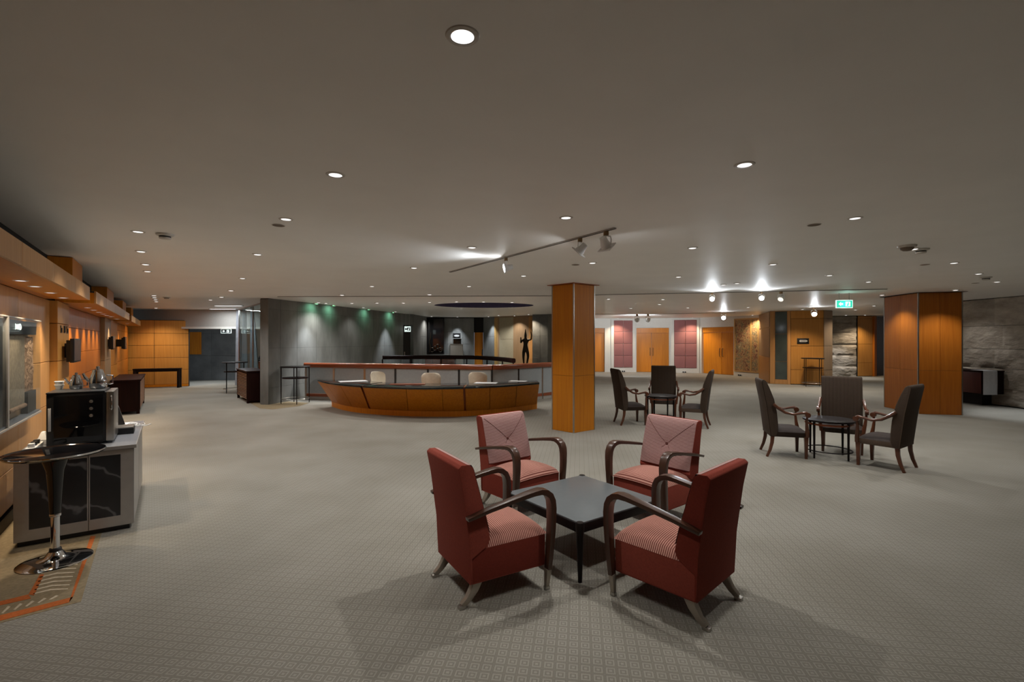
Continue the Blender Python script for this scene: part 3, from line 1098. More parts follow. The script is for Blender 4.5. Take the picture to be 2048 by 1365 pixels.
def make_downlight(k=1.0, w_=1.0):
    """k: drop of the lens and rim below the ceiling, w_: width"""
    o = thing('downlight', 'x', 'ceiling light')
    sc_ = lambda prof: [(r_ * w_, z_ * k) for r_, z_ in prof]
    MB().lathe(sc_([(0.0405, -0.003), (0.0425, -0.006), (0.054, -0.004), (0.057, -0.0004)]), 28, cap0=False, cap1=False).build('trim_ring', 'trim', o, world=False)
    MB().lathe(sc_([(0.041, -0.0025), (0.0385, -0.0045)]), 28, cap0=False, cap1=False).build('inner_ring', 'chrome', o, world=False)
    if k == 1.0:
        MB().lathe([(0.0405, -0.0022), (0.001, -0.0016)], 28, cap0=False, cap1=True).build('lens', 'lens', o, world=False)
    else:
        MB().lathe(sc_([(0.0405, -0.0022), (0.034, -0.006), (0.020, -0.008), (0.001, -0.0085)]), 28, cap0=False, cap1=True).build('lens', 'lens', o, world=False)
    return o


DATA_DOWN = lamp_data('downlight_lamp', 'SPOT', K_DOWN, C_DOWN, 0.03, 112, 0.7)
DATA_FAR = lamp_data('downlight_lamp_far', 'SPOT', 32, C_DOWN, 0.035, 140, 0.85)
DATA_COOL = lamp_data('downlight_lamp_cool', 'SPOT', 75, C_COOL, 0.03, 70, 0.8)
DATA_WARM = lamp_data('downlight_lamp_warm', 'SPOT', 24, C_WARM, 0.03, 84, 1.0)
DATA_WASH = lamp_data('downlight_lamp_wash', 'SPOT', 52, C_WARM, 0.03, 120, 0.8)
DATA_KEY = lamp_data('downlight_lamp_key', 'SPOT', 30, C_DOWN, 0.03, 100, 0.7)
DATA_SOFT = lamp_data('downlight_lamp_soft', 'SPOT', 9, C_DOWN, 0.03, 120, 0.8)
PROTO = {}


def downlight_at(x, y, z, label, group, data=DATA_DOWN, scale=1.0):
    key = 'flat' if y < 4.5 or z < 2.2 else ('mid' if y < 9 else 'far')      # distant fittings have drop lenses
    if key not in PROTO:
        o = PROTO[key] = make_downlight(*{'flat': (1.0, 1.0), 'mid': (1.6, 1.0), 'far': (2.6, 1.2)}[key])
    else:
        o = PROTO[key].copy()
        COL.objects.link(o)
        for c in PROTO[key].children:
            if c.type == 'MESH':
                d = c.copy()
                COL.objects.link(d)
                d.parent = o
    o.location = (x, y, z)
    o.scale = (scale,) * 3
    tag(o, label, 'ceiling light', group)
    lo = bpy.data.objects.new(data.name, data)
    COL.objects.link(lo)
    lo.parent = o
    lo.location = (0, 0, -0.04)
    return o


def ceiling_point(xp, yp):
    Y = (NEAR_Z - CAM_H) * F / (682.0 - yp)
    X = (xp - 1024) / F * Y
    if Y < seam_y(X):
        return X, Y, NEAR_Z
    k = (682.0 - yp) / F
    Y = (2.66 - 0.072 - CAM_H) / (k - 0.0072)
    return (xp - 1024) / F * Y, Y, ceil_z(Y)


NEARD = [
    (925, 71, 'largest round recessed downlight, nearest the camera at the top'),
    (671, 349, 'recessed downlight alone in the mid ceiling, left of the track spotlights'),
    (1489, 329, 'recessed downlight alone in the mid ceiling, right of the track spotlights'),
    (572, 438, 'recessed downlight with a dark speaker disc just below left of it'),
    (1132, 435, 'recessed downlight just above the near end of the spotlight track'),
    (1710, 436, 'recessed downlight high on the right, above the green exit sign'),
    (276, 463, 'recessed downlight left of the smoke detector on the left ceiling'),
    (515, 508, 'recessed downlight between the smoke detector and the reception desk side, left ceiling'),
    (944, 494, 'recessed downlight left of the spotlight track, right by its glow'),
    (1385, 495, 'recessed downlight right of the two white track spotlights'),
    (1827, 497, 'recessed downlight squeezed between two detectors on the right ceiling'),
    (282, 502, 'second recessed downlight from the front in the left wall row'),
    (291, 528, 'third recessed downlight from the front in the left wall row'),
    (295, 542, 'fourth recessed downlight from the front in the left wall row'),
    (1185, 525, 'recessed downlight just below the middle track spotlight'),
    (828, 535, 'recessed downlight above the reception desk, left of the lone track spotlight'),
    (1546, 528, 'recessed downlight above the lit pair of far track spotlights'),
    (1908, 525, 'recessed downlight above the broad orange column, nearest one'),
    (1957, 547, 'recessed downlight beside the detector near the rough stone wall'),
    (485, 556, 'recessed downlight above the glass partition, nearest of that group'),
    (1357, 553, 'recessed downlight above the rose padded panels, nearest of that group'),
    (1047, 551, 'recessed downlight just right of the lone track spotlight'),
    (1659, 550, 'recessed downlight above and left of the green exit sign'),
    (1737, 563, 'recessed downlight above and right of the green exit sign'),
    (1994, 563, 'recessed downlight nearest the top of the rough stone wall'),
    (744, 572, 'recessed downlight over the left half of the reception desk'),
    (938, 572, 'recessed downlight over the right half of the reception desk'),
    (1474, 566, 'right one of two small downlights before the far track'),
    (1447, 569, 'left one of two small downlights before the far track'),
    (462, 580, 'second recessed downlight above the glass partition'),
]
for xp, yp, lab in NEARD:
    X, Y, Z = ceiling_point(xp, yp)
    downlight_at(X, Y, Z, lab, 'recessed downlights', {1132: DATA_KEY, 925: DATA_SOFT}.get(xp, DATA_DOWN))
FARD = [
    (443, 593, 'third recessed downlight above the glass partition'),
    (421, 599, 'fourth recessed downlight above the glass partition'),
    (1911, 579, 'recessed downlight washing the right face of the broad orange column'),
    (1764, 589, 'recessed downlight at the left top corner of the broad orange column'),
    (684, 589, 'small downlight on the seam above the grey stone wall'),
    (859, 588, 'small downlight on the seam above the ceiling dome'),
    (1217, 597, 'small downlight right of the square wood column top'),
    (1326, 598, 'small downlight above the second double doors'),
    (1262, 616, 'small downlight above the left rose padded panel'),
    (1319, 608, 'small downlight above the second double doors, farther one'),
    (1376, 615, 'small downlight above the right rose padded panel'),
    (1496, 614, 'small downlight in front of the mural top'),
    (1621, 612, 'small downlight at the top of the golden wall'),
    (1711, 619, 'small downlight below the green exit sign'),
    (1748, 611, 'small downlight right of the green exit sign, far one'),
]
for xp, yp, lab in FARD:
    X, Y, Z = ceiling_point(xp, yp)
    downlight_at(X, Y, Z, lab, 'recessed downlights', {1911: DATA_DOWN, 1764: DATA_DOWN}.get(xp, DATA_FAR))
ORD = ['first', 'second', 'third', 'fourth', 'fifth', 'sixth', 'seventh', 'eighth']
for i, (xp, yp) in enumerate([(652, 605.7), (704, 605.7), (754, 605), (807, 605), (859, 603.7), (913, 602.7), (967, 603), (1024, 603.7)]):
    X, Y, Z = ceiling_point(xp, yp)
    downlight_at(X, Y, Z, '%s from the left in the straight row of downlights before the ceiling dome' % ORD[i], 'row of downlights before the dome', DATA_FAR)
for i, (xp, yp) in enumerate([(308, 590), (309, 594.3), (311, 598.5), (312.5, 602.5)]):
    X, Y, Z = ceiling_point(xp, yp)
    downlight_at(X, Y, Z, '%s from the front in the tight file of downlights by the far wooden canopy' % ORD[i], 'tight file of downlights', DATA_SOFT)
# wall washers of the far centre and the grey wall
for i, (X, Y, dat, lab) in enumerate([
        (*(gw(.186, .42)), DATA_COOL, 'downlight washing the near end of the grey stone wall'),
        (*(gw(.48, .5)), DATA_SOFT, 'faint downlight before the middle of the grey stone wall'),
        (*(gw(.80, .42)), DATA_COOL, 'downlight washing the far end of the grey stone wall'),
        (*px(915, 22.85), DATA_COOL, 'downlight washing the grey wall above the black box and plaque'),
        (*px(977, 22.5), DATA_COOL, 'downlight washing the narrow grey wall beside the far wooden door'),
        (*px(1029, 21.5), DATA_DOWN, 'downlight washing the beige panel behind the statue'),
        (*px(1057, 20.3), DATA_WASH, 'downlight right above the bronze statue'),
        (*px(997, 21.2), DATA_FAR, 'downlight left of the beige panel wall near the dome'),
        (*px(863, 22.3), DATA_FAR, 'downlight above the dark sculpture niche'),
        (*px(1236, 24.2), DATA_WASH, 'downlight washing the left rose padded panel'),
        (*px(1385, 23.5), DATA_WASH, 'downlight washing the right rose padded panel'),
        (*px(1505, 20.9), DATA_WASH, 'downlight washing the mural'),
        (*px(1692, 21.0), DATA_COOL, 'added downlight washing the far rough stone wall right of the golden wall'),  # extra fitting put in to brighten the far stone wall
        (*px(1730, 20.9), DATA_WASH, 'downlight washing the narrow golden panels at the right-hand opening'),
        (*px(1757, 26.5), DATA_COOL, 'added downlight deep inside the right-hand opening'),  # fill lamp added to lift the dark opening
        (11.25, 12.3, DATA_SOFT, 'added downlight washing the rough stone wall above the white cloth'),  # fill lamp added to lift the right stone wall
        (11.2, 10.2, DATA_COOL, 'added downlight washing the rough stone wall at the right picture edge'),  # second lamp added for the same stone wall
        (*px(1605, 16.6), DATA_WASH, 'downlight washing the golden wall above the black sign'),
        (*px(420, 18.2), DATA_COOL, 'downlight inside the dark corridor beyond the bulkhead'),
        (*px(312, 15.9), DATA_WASH, 'downlight washing the panelled wall above the console table'),
]):
    downlight_at(X, Y, ceil_z(Y), lab, 'wall washing downlights', dat)
# lamps behind and beside the camera that light the foreground carpet
for i, (X, Y, lab) in enumerate([
                                 (5.2, 1.3, 'downlight far right of the viewpoint, over open carpet'), (8.6, 2.6, 'downlight at the right edge near the stone wall')]):
    downlight_at(X, Y, NEAR_Z, lab, 'recessed downlights')
# canopy lamps
for lst, nm in (([(25, 560), (60, 572), (96, 585), (120, 595)], 'nearest'), ([(142, 614), (155, 619), (168, 623.5), (178, 627), (188, 630), (222, 633), (234, 638)], 'middle'), ([(240, 647)], 'farthest')):
    for i, (xp, yp) in enumerate(lst):
        Y = 0.48 * F / (682 - yp)
        q_ = Vector(((xp - 1024) / F * Y, Y)) - W0
        pp = q_.dot(NL)
        q_ = W0 + q_ + NL * (max(pp, .19) - pp)
        downlight_at(q_.x, q_.y, 2.08, '%s small lamp from the front under the %s wooden canopy' % (ORD[i], nm), 'lamps under the wooden canopies', DATA_WARM, scale=0.85)

# green cove glow at the top of the grey wall
gdat = lamp_data('green_cove_lamp', 'SPOT', 2.4, (0.35, 1.0, 0.62), 0.02, 150, 1.0)
for s, nm in ((.22, 'near'), (.33, 'second'), (.60, 'third'), (.84, 'far')):
    p = gw(s, .16)
    t = thing('green_cove_lamp', 'small green lamp at the ceiling edge of the grey stone wall, %s one' % nm, 'ceiling light', (p.x, p.y, ceil_z(p.y)), 0, 'green cove lamps')
    MB().obox((p.x, p.y), gd, .09, .02, ceil_z(p.y) - .03, ceil_z(p.y) - .001).build('housing', 'trim', t, smooth=False)
    MB().obox((p.x, p.y), gd, .08, .015, ceil_z(p.y) - .034, ceil_z(p.y) - .03).build('lens', 'green_light', t, smooth=False)
    add_light(gdat, t, (-gn.x * .10, -gn.y * .10, -0.05), Vector((gn.x, gn.y, -1.1)).to_track_quat('-Z', 'Y').to_euler())

# fluorescent strips before the bulkhead
tdat = bpy.data.lights.new('fluorescent_lamp', 'AREA')
tdat.shape = 'RECTANGLE'
tdat.size, tdat.size_y, tdat.energy, tdat.color = 0.75, 0.08, 9, (0.9, 0.96, 1.0)
for i, (x0, x1, yp) in enumerate([(431, 483, 610.4), (421, 470, 617), (412, 465, 620.5)]):
    Xa, Y, Z = ceiling_point(x0, yp)
    Xb = (x1 - 1024) / F * Y
    t = thing('fluorescent_light', '%s of three white light strips on the ceiling before the dark corridor' % ('nearest', 'middle one', 'farthest')[i], 'ceiling light', ((Xa + Xb) / 2, Y, Z), 0, 'fluorescent strips')
    h = (Xb - Xa) / 2
    MB().box(-h - .03, h + .03, -.07, .07, -.02, -.0005).build('housing', 'fixture', t, world=False, smooth=False)
    MB().box(-h, h, -.05, .05, -.026, -.02).build('tube', 'tube_light', t, world=False, smooth=False)
    add_light(tdat, t, (0, 0, -.04))

# ------------------------------------------------------------------ tracks and track spotlights


def track(label, pts, z_of):
    mid = pts[len(pts) // 2]
    o = thing('light_track', label, 'light track', (mid[0], mid[1], z_of(mid[1]) - .012))
    for a, b in zip(pts, pts[1:]):
        a3, b3 = Vector((*a, z_of(a[1]))), Vector((*b, z_of(b[1])))
        d = (b3 - a3).to_2d().normalized()
        s = Vector((-d.y, d.x)) * .017
        lo = [(a3.x - s.x, a3.y - s.y, a3.z - .012), (b3.x - s.x, b3.y - s.y, b3.z - .012), (b3.x + s.x, b3.y + s.y, b3.z - .012), (a3.x + s.x, a3.y + s.y, a3.z - .012)]
        hi = [(p[0], p[1], p[2] + .0115) for p in lo]
        MB().loft(lo, hi).build('rail', 'alu', o, smooth=False)
        s2 = s * .35
        lo2 = [(a3.x - s2.x, a3.y - s2.y, a3.z - .0135), (b3.x - s2.x, b3.y - s2.y, b3.z - .0135), (b3.x + s2.x, b3.y + s2.y, b3.z - .0135), (a3.x + s2.x, a3.y + s2.y, a3.z - .0135)]
        MB().loft(lo2, [(p[0], p[1], p[2] + .0014) for p in lo2]).build('slot', 'dark_gap', o, smooth=False)
    return o


track('slim light track on the near ceiling carrying three white spotlights', [(-0.90, 6.98), (0.916, 4.27)], lambda y: NEAR_Z)
track('long light track across the ceiling carrying the lit far spotlights', [(-5.3, 10.86), (0.85, 10.66), (4.2, 9.95), (7.25, 9.28)], lambda y: NEAR_Z)
track('farthest light track before the rose padded panels', [(2.6, 20.3), (6.0, 20.0), (8.8, 18.9)], lambda y: ceil_z(y))


def track_spot(label, loc, aim, lit, group='track spotlights', size=1.0, energy=20, lamp_spot=60, plate=True):
    """loc: ceiling point; aim: (azimuth deg, down-tilt deg) of the beam"""
    o = thing('track_spotlight', label, 'spotlight', loc, 0, group)
    az, tl = R(aim[0]), R(aim[1])
    s = size
    d = Vector((math.cos(az) * math.cos(tl), math.sin(az) * math.cos(tl), -math.sin(tl)))
    side = Vector((-math.sin(az), math.cos(az), 0))
    up = d.cross(side).normalized()
    top = Vector((0, 0, -.012))
    MB().box(-.02 * s, .02 * s, -.02 * s, .02 * s, -.05 * s, -.0145).build('adapter', 'brass_adapter', o, world=False, bevel=.003)
    c = Vector((0, 0, -.135 * s))
    yk = MB()
    for sg in (-1, 1):
        yk.tube([(0, 0, -.05 * s), tuple(side * sg * .045 * s + Vector((0, 0, -.062 * s))), tuple(side * sg * .052 * s + Vector((0, 0, -.085 * s))), tuple(c + side * sg * .052 * s)], .006 * s, 6)
    yk.build('yoke', 'fixture', o, world=False)

    def basis(a, b, k):
        return tuple(c + side * a + up * b + d * k)
    # lamp body: tapered can behind a square front plate
    n_ = 18
    vs, fs = [], []
    for rr, k in ((.012, -.085), (.030, -.08), (.036, -.03), (.047, .0), (.047, .02)):
        for i in range(n_):
            a = 2 * math.pi * i / n_
            vs.append(basis(rr * s * math.cos(a), rr * s * math.sin(a), k * s))
    for j in range(4):
        for i in range(n_):
            q = (i + 1) % n_
            fs.append((j * n_ + i, j * n_ + q, (j + 1) * n_ + q, (j + 1) * n_ + i))
    fs.append(tuple(range(n_ - 1, -1, -1)))
    MB().add(vs, fs).build('lamp_can', 'fixture', o, world=False)
    if plate:
        h = .062 * s
        q0 = [basis(a, b, .016 * s) for a, b in ((-h, -h), (h, -h), (h, h), (-h, h))]
        q1 = [basis(a, b, .024 * s) for a, b in ((-h, -h), (h, -h), (h, h), (-h, h))]
        MB().loft(q0, q1).build('front_plate', 'fixture', o, world=False, smooth=False)
    vs = [basis(.044 * s * math.cos(2 * math.pi * i / n_), .044 * s * math.sin(2 * math.pi * i / n_), .0255 * s) for i in range(n_)]
    vs2 = [basis(.044 * s * math.cos(2 * math.pi * i / n_), .044 * s * math.sin(2 * math.pi * i / n_), .0242 * s) for i in range(n_)]
    MB().loft(vs2, vs).build('lens', 'lens_hot' if lit else 'lens_small', o, world=False, smooth=False)
    if lit:
        ld = lamp_data('track_lamp', 'SPOT', energy, C_COOL, .03, lamp_spot, .6)
        add_light(ld, o, tuple(c + d * .06 * s), d.to_track_quat('-Z', 'Y').to_euler())
    return o


def on_track(xp):
    """point of the near track at image column xp"""
    a, b = Vector((-0.90, 6.98)), Vector((0.916, 4.27))
    s = on_ray(a, b, xp)
    p = lerp(a, b, s)
    return (p.x, p.y, NEAR_Z)


track_spot('white square-faced track spotlight nearest the camera, rightmost on the near track', on_track(1212), (45, 52), True, energy=7, size=1.05, lamp_spot=90)
track_spot('white track spotlight in the middle of the near track, facing left', on_track(1160), (152, 45), True, energy=7, lamp_spot=90)
track_spot('white track spotlight farthest left on the near track, facing left with a bright lens', on_track(1012), (190, 12), True, energy=10, lamp_spot=100)
FT = [Vector((0.85, 10.66)), Vector((4.2, 9.95)), Vector((7.25, 9.28))]


def far_track(xp):
    for a, b in zip(FT, FT[1:]):
        s = on_ray(a, b, xp)
        if -0.01 <= s <= 1.01:
            p = lerp(a, b, s)
            return (p.x, p.y, NEAR_Z)
    return (FT[-1].x, FT[-1].y, NEAR_Z)


track_spot('lit far track spotlight above the second double doors, glaring at the camera', far_track(1424), (250, 12), True, energy=14, size=1.0, lamp_spot=120, plate=False)
track_spot('lit far track spotlight above the mural, glaring at the camera', far_track(1523), (248, 12), True, energy=14, lamp_spot=120, plate=False)
track_spot('unlit white cylinder track spotlight right of the glaring one', far_track(1562), (215, 40), False, size=1.15, plate=False)
for xp, yp, Y, lit, lab in ((1447, 634, 18.6, True, 'small lit spotlight hanging before the third double doors'), (1628, 618, 15.8, True, 'small lit spotlight at the top of the golden wall'),
                            (1274, 632, 20.0, False, 'left one of the twin spotlights with light added, before the second double doors'),
                            (1296, 632, 20.0, False, 'right one of the twin spotlights with light added, before the second double doors')):
    X, _ = px(xp, Y)
    track_spot(lab, (X, Y, ceil_z(Y)), (250 if lit else 85, 15), True, energy=8 if lit else 60, lamp_spot=120, size=1.6 if lit else 1.9, plate=False)  # twin pair carries an added strong beam to brighten the white wall

# ------------------------------------------------------------------ detectors, speakers, vents


def detector(label, xp, yp, s=1.0):
    X, Y, Z = ceiling_point(xp, yp)
    o = thing('smoke_detector', label, 'smoke detector', (X, Y, Z), 0, 'smoke detectors')
    MB().lathe([(.075 * s, -.001), (.072 * s, -.012 * s), (.055 * s, -.022 * s)], 24).build('base', 'trim', o, world=False)
    MB().lathe([(.048 * s, -.022 * s), (.046 * s, -.034 * s)], 24).build('vent_ring', 'dark_gap', o, world=False)
    MB().lathe([(.050 * s, -.034 * s), (.046 * s, -.046 * s), (.02 * s, -.050 * s)], 24).build('cap', 'trim', o, world=False)


detector('round smoke detector on the left ceiling among the wall row downlights', 330, 468)
detector('round smoke detector on the right ceiling, left of the stone wall', 1842, 498)
detector('small smoke detector high by the top of the rough stone wall', 1972, 554)
detector('small smoke detector above the far wooden canopy', 333, 594)


def speaker(label, xp, yp, r=.055, mat='brown_wall'):
    X, Y, Z = ceiling_point(xp, yp)
    o = thing('ceiling_speaker', label, 'speaker', (X, Y, Z), 0, 'flush ceiling discs')
    MB().lathe([(r, -.0005), (r * .96, -.005), (r * .9, -.005)], 24, cap1=False).build('rim', 'trim', o, world=False)
    MB().lathe([(r * .9, -.004), (.002, -.003)], 24, cap0=False).build('grille', mat, o, world=False)


speaker('dark round ceiling disc just below a downlight on the left ceiling', 557, 450)
speaker('dark round ceiling disc under the middle track spotlight', 1151, 529)
speaker('dark flat ceiling disc on the right, below the detector', 1850, 529)
speaker('dark flat ceiling disc by the top of the rough stone wall', 1951, 566)
speaker('dark round ceiling disc on the far right ceiling above the broad column', 1628, 449)
X, Y, Z = ceiling_point(1814, 491)
o = thing('ceiling_camera', 'brown dome camera beside a downlight on the right ceiling', 'camera', (X, Y, Z))
MB().lathe([(.085, -.0005), (.08, -.02), (.065, -.022)], 24).build('base', 'trim', o, world=False)
MB().lathe([(.062, -.022), (.055, -.042), (.035, -.055), (.005, -.06)], 24).build('dome', 'brown_wall', o, world=False)
for xp, yp, lab in ((343, 621, 'upper one of two small dark ceiling sensors left of the bulkhead'), (339, 626, 'lower one of two small dark ceiling sensors left of the bulkhead')):
    X, Y, Z = ceiling_point(xp, yp)
    o = thing('ceiling_sensor', lab, 'sensor', (X, Y, Z), 0, 'ceiling sensors')
    MB().lathe([(.05, -.0005), (.05, -.02)], 16).build('base', 'brown_wall', o, world=False)
    MB().lathe([(.07, -.02), (.06, -.07), (.02, -.09)], 16).build('dome', 'satin_black', o, world=False)

# ------------------------------------------------------------------ exit signs


def sign_frame(label, loc, rz, wdt, hgt, face, mark, drop):
    o = thing('exit_sign', label, 'exit sign', loc, rz)
    t = .03
    MB().box(-wdt / 2, wdt / 2, 0, t, 0, hgt).build('case', 'exit_white', o, world=False, smooth=False)
    MB().box(-wdt / 2 + .012, wdt / 2 - .012, -.003, .0, .012, hgt - .012).build('face', face, o, world=False, smooth=False)
    h = hgt
    # arrow to the left
    cx, cz, a = -wdt * .22, h / 2, h * .27
    prof = [(cx - a, cz), (cx, cz + a), (cx, cz + a * .4), (cx + a * .9, cz + a * .4), (cx + a * .9, cz - a * .4), (cx, cz - a * .4), (cx, cz - a)]
    MB().loft([(x, -.006, z) for x, z in prof], [(x, -.003, z) for x, z in prof]).build('arrow', mark, o, world=False, smooth=False)
    dx = wdt * .2
    dp = MB().box(dx - h * .28, dx + h * .28, -.006, -.003, h * .2, h * .8).build('door_symbol', mark, o, world=False, smooth=False)
    fg = MB()
    fg.box(dx - .02 * h, dx + .10 * h, -.008, -.006, h * .62, h * .73)
    fg.add([(dx - .10 * h, -.008, h * .40), (dx + .06 * h, -.008, h * .40), (dx + .12 * h, -.008, h * .60), (dx - .04 * h, -.008, h * .60),
            (dx - .10 * h, -.006, h * .40), (dx + .06 * h, -.006, h * .40), (dx + .12 * h, -.006, h * .60), (dx - .04 * h, -.006, h * .60)],
           [(0, 1, 2, 3), (7, 6, 5, 4), (0, 4, 5, 1), (1, 5, 6, 2), (2, 6, 7, 3), (3, 7, 4, 0)])
    fg.box(dx - .16 * h, dx - .02 * h, -.008, -.006, h * .26, h * .40)
    fg.box(dx + .0 * h, dx + .07 * h, -.008, -.006, h * .24, h * .40)
    fg.build('running_figure', face, o, world=False, smooth=False)
    for sx in (-.3, .3):
        MB().box(wdt * sx - .004, wdt * sx + .004, t / 2 - .004, t / 2 + .004, hgt, hgt + drop).build('hanger', 'steel', o, world=False, smooth=False)
    return o


X, Y = px(1689, 10.6)
es = sign_frame('glowing green exit sign with a white left arrow hanging left of the broad orange column', (X, Y, 2.33), R(-6), .345, .175, 'exit_green', 'exit_white', ceil_z(10.6) - 2.505 - .001)
ld = lamp_data('exit_sign_glow', 'POINT', 0.5, (0.5, 1.0, 0.85), .08)
add_light(ld, es, (0, -.1, .08))
X, Y = px(443, 16.7)
sign_frame('dark exit sign with white arrow under the bulkhead at the dark corridor', (X, Y + .26, 1.875), 0, .36, .15, 'exit_dark', 'exit_white', .0055)
X, Y = px(815, 19.7)
es3 = sign_frame('small white lit exit sign in the black doorway beyond the balustrade', (X, Y, 1.98), 0, .25, .22, 'exit_white', 'exit_dark', ceil_z(19.7) - 2.20 - .001)

# plaque on the golden wall
mid = lerp(Q2, Q3, on_ray(Q2, Q3, 1605.5))
ang = math.atan2((Q3 - Q2).y, (Q3 - Q2).x)
o = thing('wall_plaque', 'black rectangular sign with a pale pointed label on the golden wood wall', 'sign', (mid.x + inward(Q2, Q3).x * .021, mid.y + inward(Q2, Q3).y * .021, 1.50), ang)
MB().box(-.19, .19, -.02, 0, 0, .20).build('plate', 'satin_black', o, world=False, bevel=.004)
pf = [(-.12, .10), (-.10, .065), (.10, .065), (.15, .10), (.10, .135), (-.10, .135)]
MB().loft([(x, -.024, z) for x, z in pf], [(x, -.02, z) for x, z in pf]).build('label_strip', 'white_plastic', o, world=False, smooth=False)
MB().box(-.085, .085, -.0255, -.024, .093, .107).build('lettering', 'screen', o, world=False, smooth=False)

# ------------------------------------------------------------------ armchairs


def make_armchair():
    o = thing('armchair', 'x', 'armchair')
    # upholstered seat box with a domed, striped top
    MB().box(-.262, .262, -.26, .275, .14, .352).build('seat_base', 'rose_body', o, world=False, bevel=.014, seg=2)
    cs = MB()
    nx, ny = 20, 20
    vs, fs = [], []
    for j in range(ny + 1):
        for i in range(nx + 1):
            u, v = i / nx * 2 - 1, j / ny * 2 - 1
            e = max(0.0, 1 - abs(u) ** 8) ** .5 * max(0.0, 1 - (abs(v) ** 5 if v > 0 else abs(v) ** 9)) ** .5
            h = .052 * e + .034 * (1 - u * u) * (1 - v * v * .75)
            vs.append((u * .262, .060 + v * .228, .345 + h))
    for j in range(ny):
        for i in range(nx):
            a = j * (nx + 1) + i
            fs.append((a, a + 1, a + nx + 2, a + nx + 1))
    cs.add(vs, fs)
    cs.build('seat_cushion', 'rose_seat', o, world=False, ang=89)
    # backrest
    prof = [(-.262, .14), (-.275, .40), (-.315, .70), (-.345, .85), (-.325, .868), (-.275, .865), (-.248, .845), (-.208, .70), (-.163, .54), (-.135, .40), (-.150, .36), (-.255, .30)]
    MB().extrude_x(prof, -.272, .272).build('backrest', 'rose_body', o, world=False, bevel=.012, seg=2)
    FR = [(-.290, .8675), (-.262, .862), (-.246, .838), (-.208, .70), (-.186, .62), (-.163, .54), (-.136, .425)]

    def surf(x, z):
        u = x / .268
        for (y0, z0), (y1, z1) in zip(FR, FR[1:]):
            if z1 <= z <= z0:
                y = y0 + (y1 - y0) * (z - z0) / (z1 - z0)
                break
        else:
            y = FR[0][0]
        k = max(0.0, min(1.0, (.866 - z) / .06)) * max(0.0, min(1.0, (z - .40) / .05))
        bul = .022 * (1 - u ** 6) * k
        tuft = .022 * math.exp(-((x / .06) ** 2 + ((z - .63) / .05) ** 2))
        return y + .002 + bul - tuft
    zs_ = [.8675, .862, .848, .83, .79, .75, .71, .68, .655, .63, .605, .58, .54, .49, .43]
    vs, fs = [], []
    nx = 16
    for z in zs_:
        for i in range(nx + 1):
            x = (i / nx * 2 - 1) * .268
            vs.append((x, surf(x, z), z))
    for j in range(len(zs_) - 1):
        for i in range(nx):
            a = j * (nx + 1) + i
            fs.append((a, a + 1, a + nx + 2, a + nx + 1))
    MB().add(vs, fs).build('back_cushion', 'rose_back', o, world=False, ang=89)
    bt = MB().lathe([(.002, .0), (.014, .002), (.015, .006), (.008, .010)], 12)
    y0 = surf(0, .63)
    bt.v = [(x, y0 + z, y + .63) for x, y, z in bt.v]
    bt.build('tuft_button', 'seam', o, world=False)
    for sx in (-1, 1):
        pts = []
        for k in range(9):
            f_ = k / 8
            x, z = sx * (.012 + .235 * f_), .638 + .205 * f_
            pts.append((x, surf(x, z) + .0005, z))
        MB().tube(pts, .0022, 5).build('seam', 'seam', o, world=False)
        pts = [(sx * (.012 + .03 * f_), surf(sx * (.012 + .03 * f_), .62 - .03 * f_) + .0005, .62 - .03 * f_) for f_ in (0, .5, 1)]
        MB().tube(pts, .0022, 5).build('seam', 'seam', o, world=False)
        # bent wood arm that runs down into the front post
        path = [(-.300, .552), (-.15, .586), (.05, .622), (.15, .638), (.205, .642), (.245, .632), (.275, .608), (.293, .570), (.299, .52), (.298, .44), (.292, .34), (.282, .22), (.272, .13)]
        MB().ribbon(path, sx * .294, [.044, .052, .060, .066, .069, .069, .068, .066, .064, .060, .056, .051, .046],
                    [.020, .024, .027, .030, .034, .038, .040, .040, .040, .039, .037, .034, .031]).build('arm', 'armwood', o, world=False, bevel=.004, seg=2)
        a = [(sx * .293 - .020, .255, .135), (sx * .293 + .020, .255, .135), (sx * .293 + .020, .289, .135), (sx * .293 - .020, .289, .135)]
        c = [(sx * .288 - .013, .253, .022), (sx * .288 + .013, .253, .022), (sx * .288 + .013, .279, .022), (sx * .288 - .013, .279, .022)]
        lg = MB().loft(c, a).build('leg', 'leg_metal', o, world=False, bevel=.003)
        MB().box(sx * .288 - .016, sx * .288 + .016, .250, .282, 0, .022).build('foot_cap', 'steel', lg, world=False, bevel=.004)
        # rear sabre leg
        rp = [(-.205, .150), (-.225, .10), (-.262, .05), (-.300, .018)]
        lg2 = MB().ribbon(rp, sx * .225, [.046, .042, .036, .032], [.060, .048, .036, .030]).build('leg', 'leg_metal', o, world=False, bevel=.003)
        MB().box(sx * .225 - .019, sx * .225 + .019, -.324, -.280, 0, .020).build('foot_cap', 'steel', lg2, world=False, bevel=.004)
    return o


def place(proto, state, x, y, face_deg, label, cat, group):
    o = proto if not state else copy_tree(proto)
    state.append(1)
    o.location = (x, y, 0)
    o.rotation_euler = (0, 0, R(face_deg - 90))
    return tag(o, label, cat, group)


ac = make_armchair()
st = []
G = 'red armchairs around the square table'
place(ac, st, -0.150, 3.215, 30, 'red armchair seen from behind at the front left of the square table', 'armchair', G)
place(ac, st, 1.030, 3.030, 134, 'red armchair seen from behind at the front right of the square table', 'armchair', G)
place(ac, st, 0.075, 4.640, -50, 'salmon striped armchair facing us at the back left of the square table', 'armchair', G)
place(ac, st, 1.320, 4.430, -142, 'salmon striped armchair facing us at the back right, before the dark chairs', 'armchair', G)

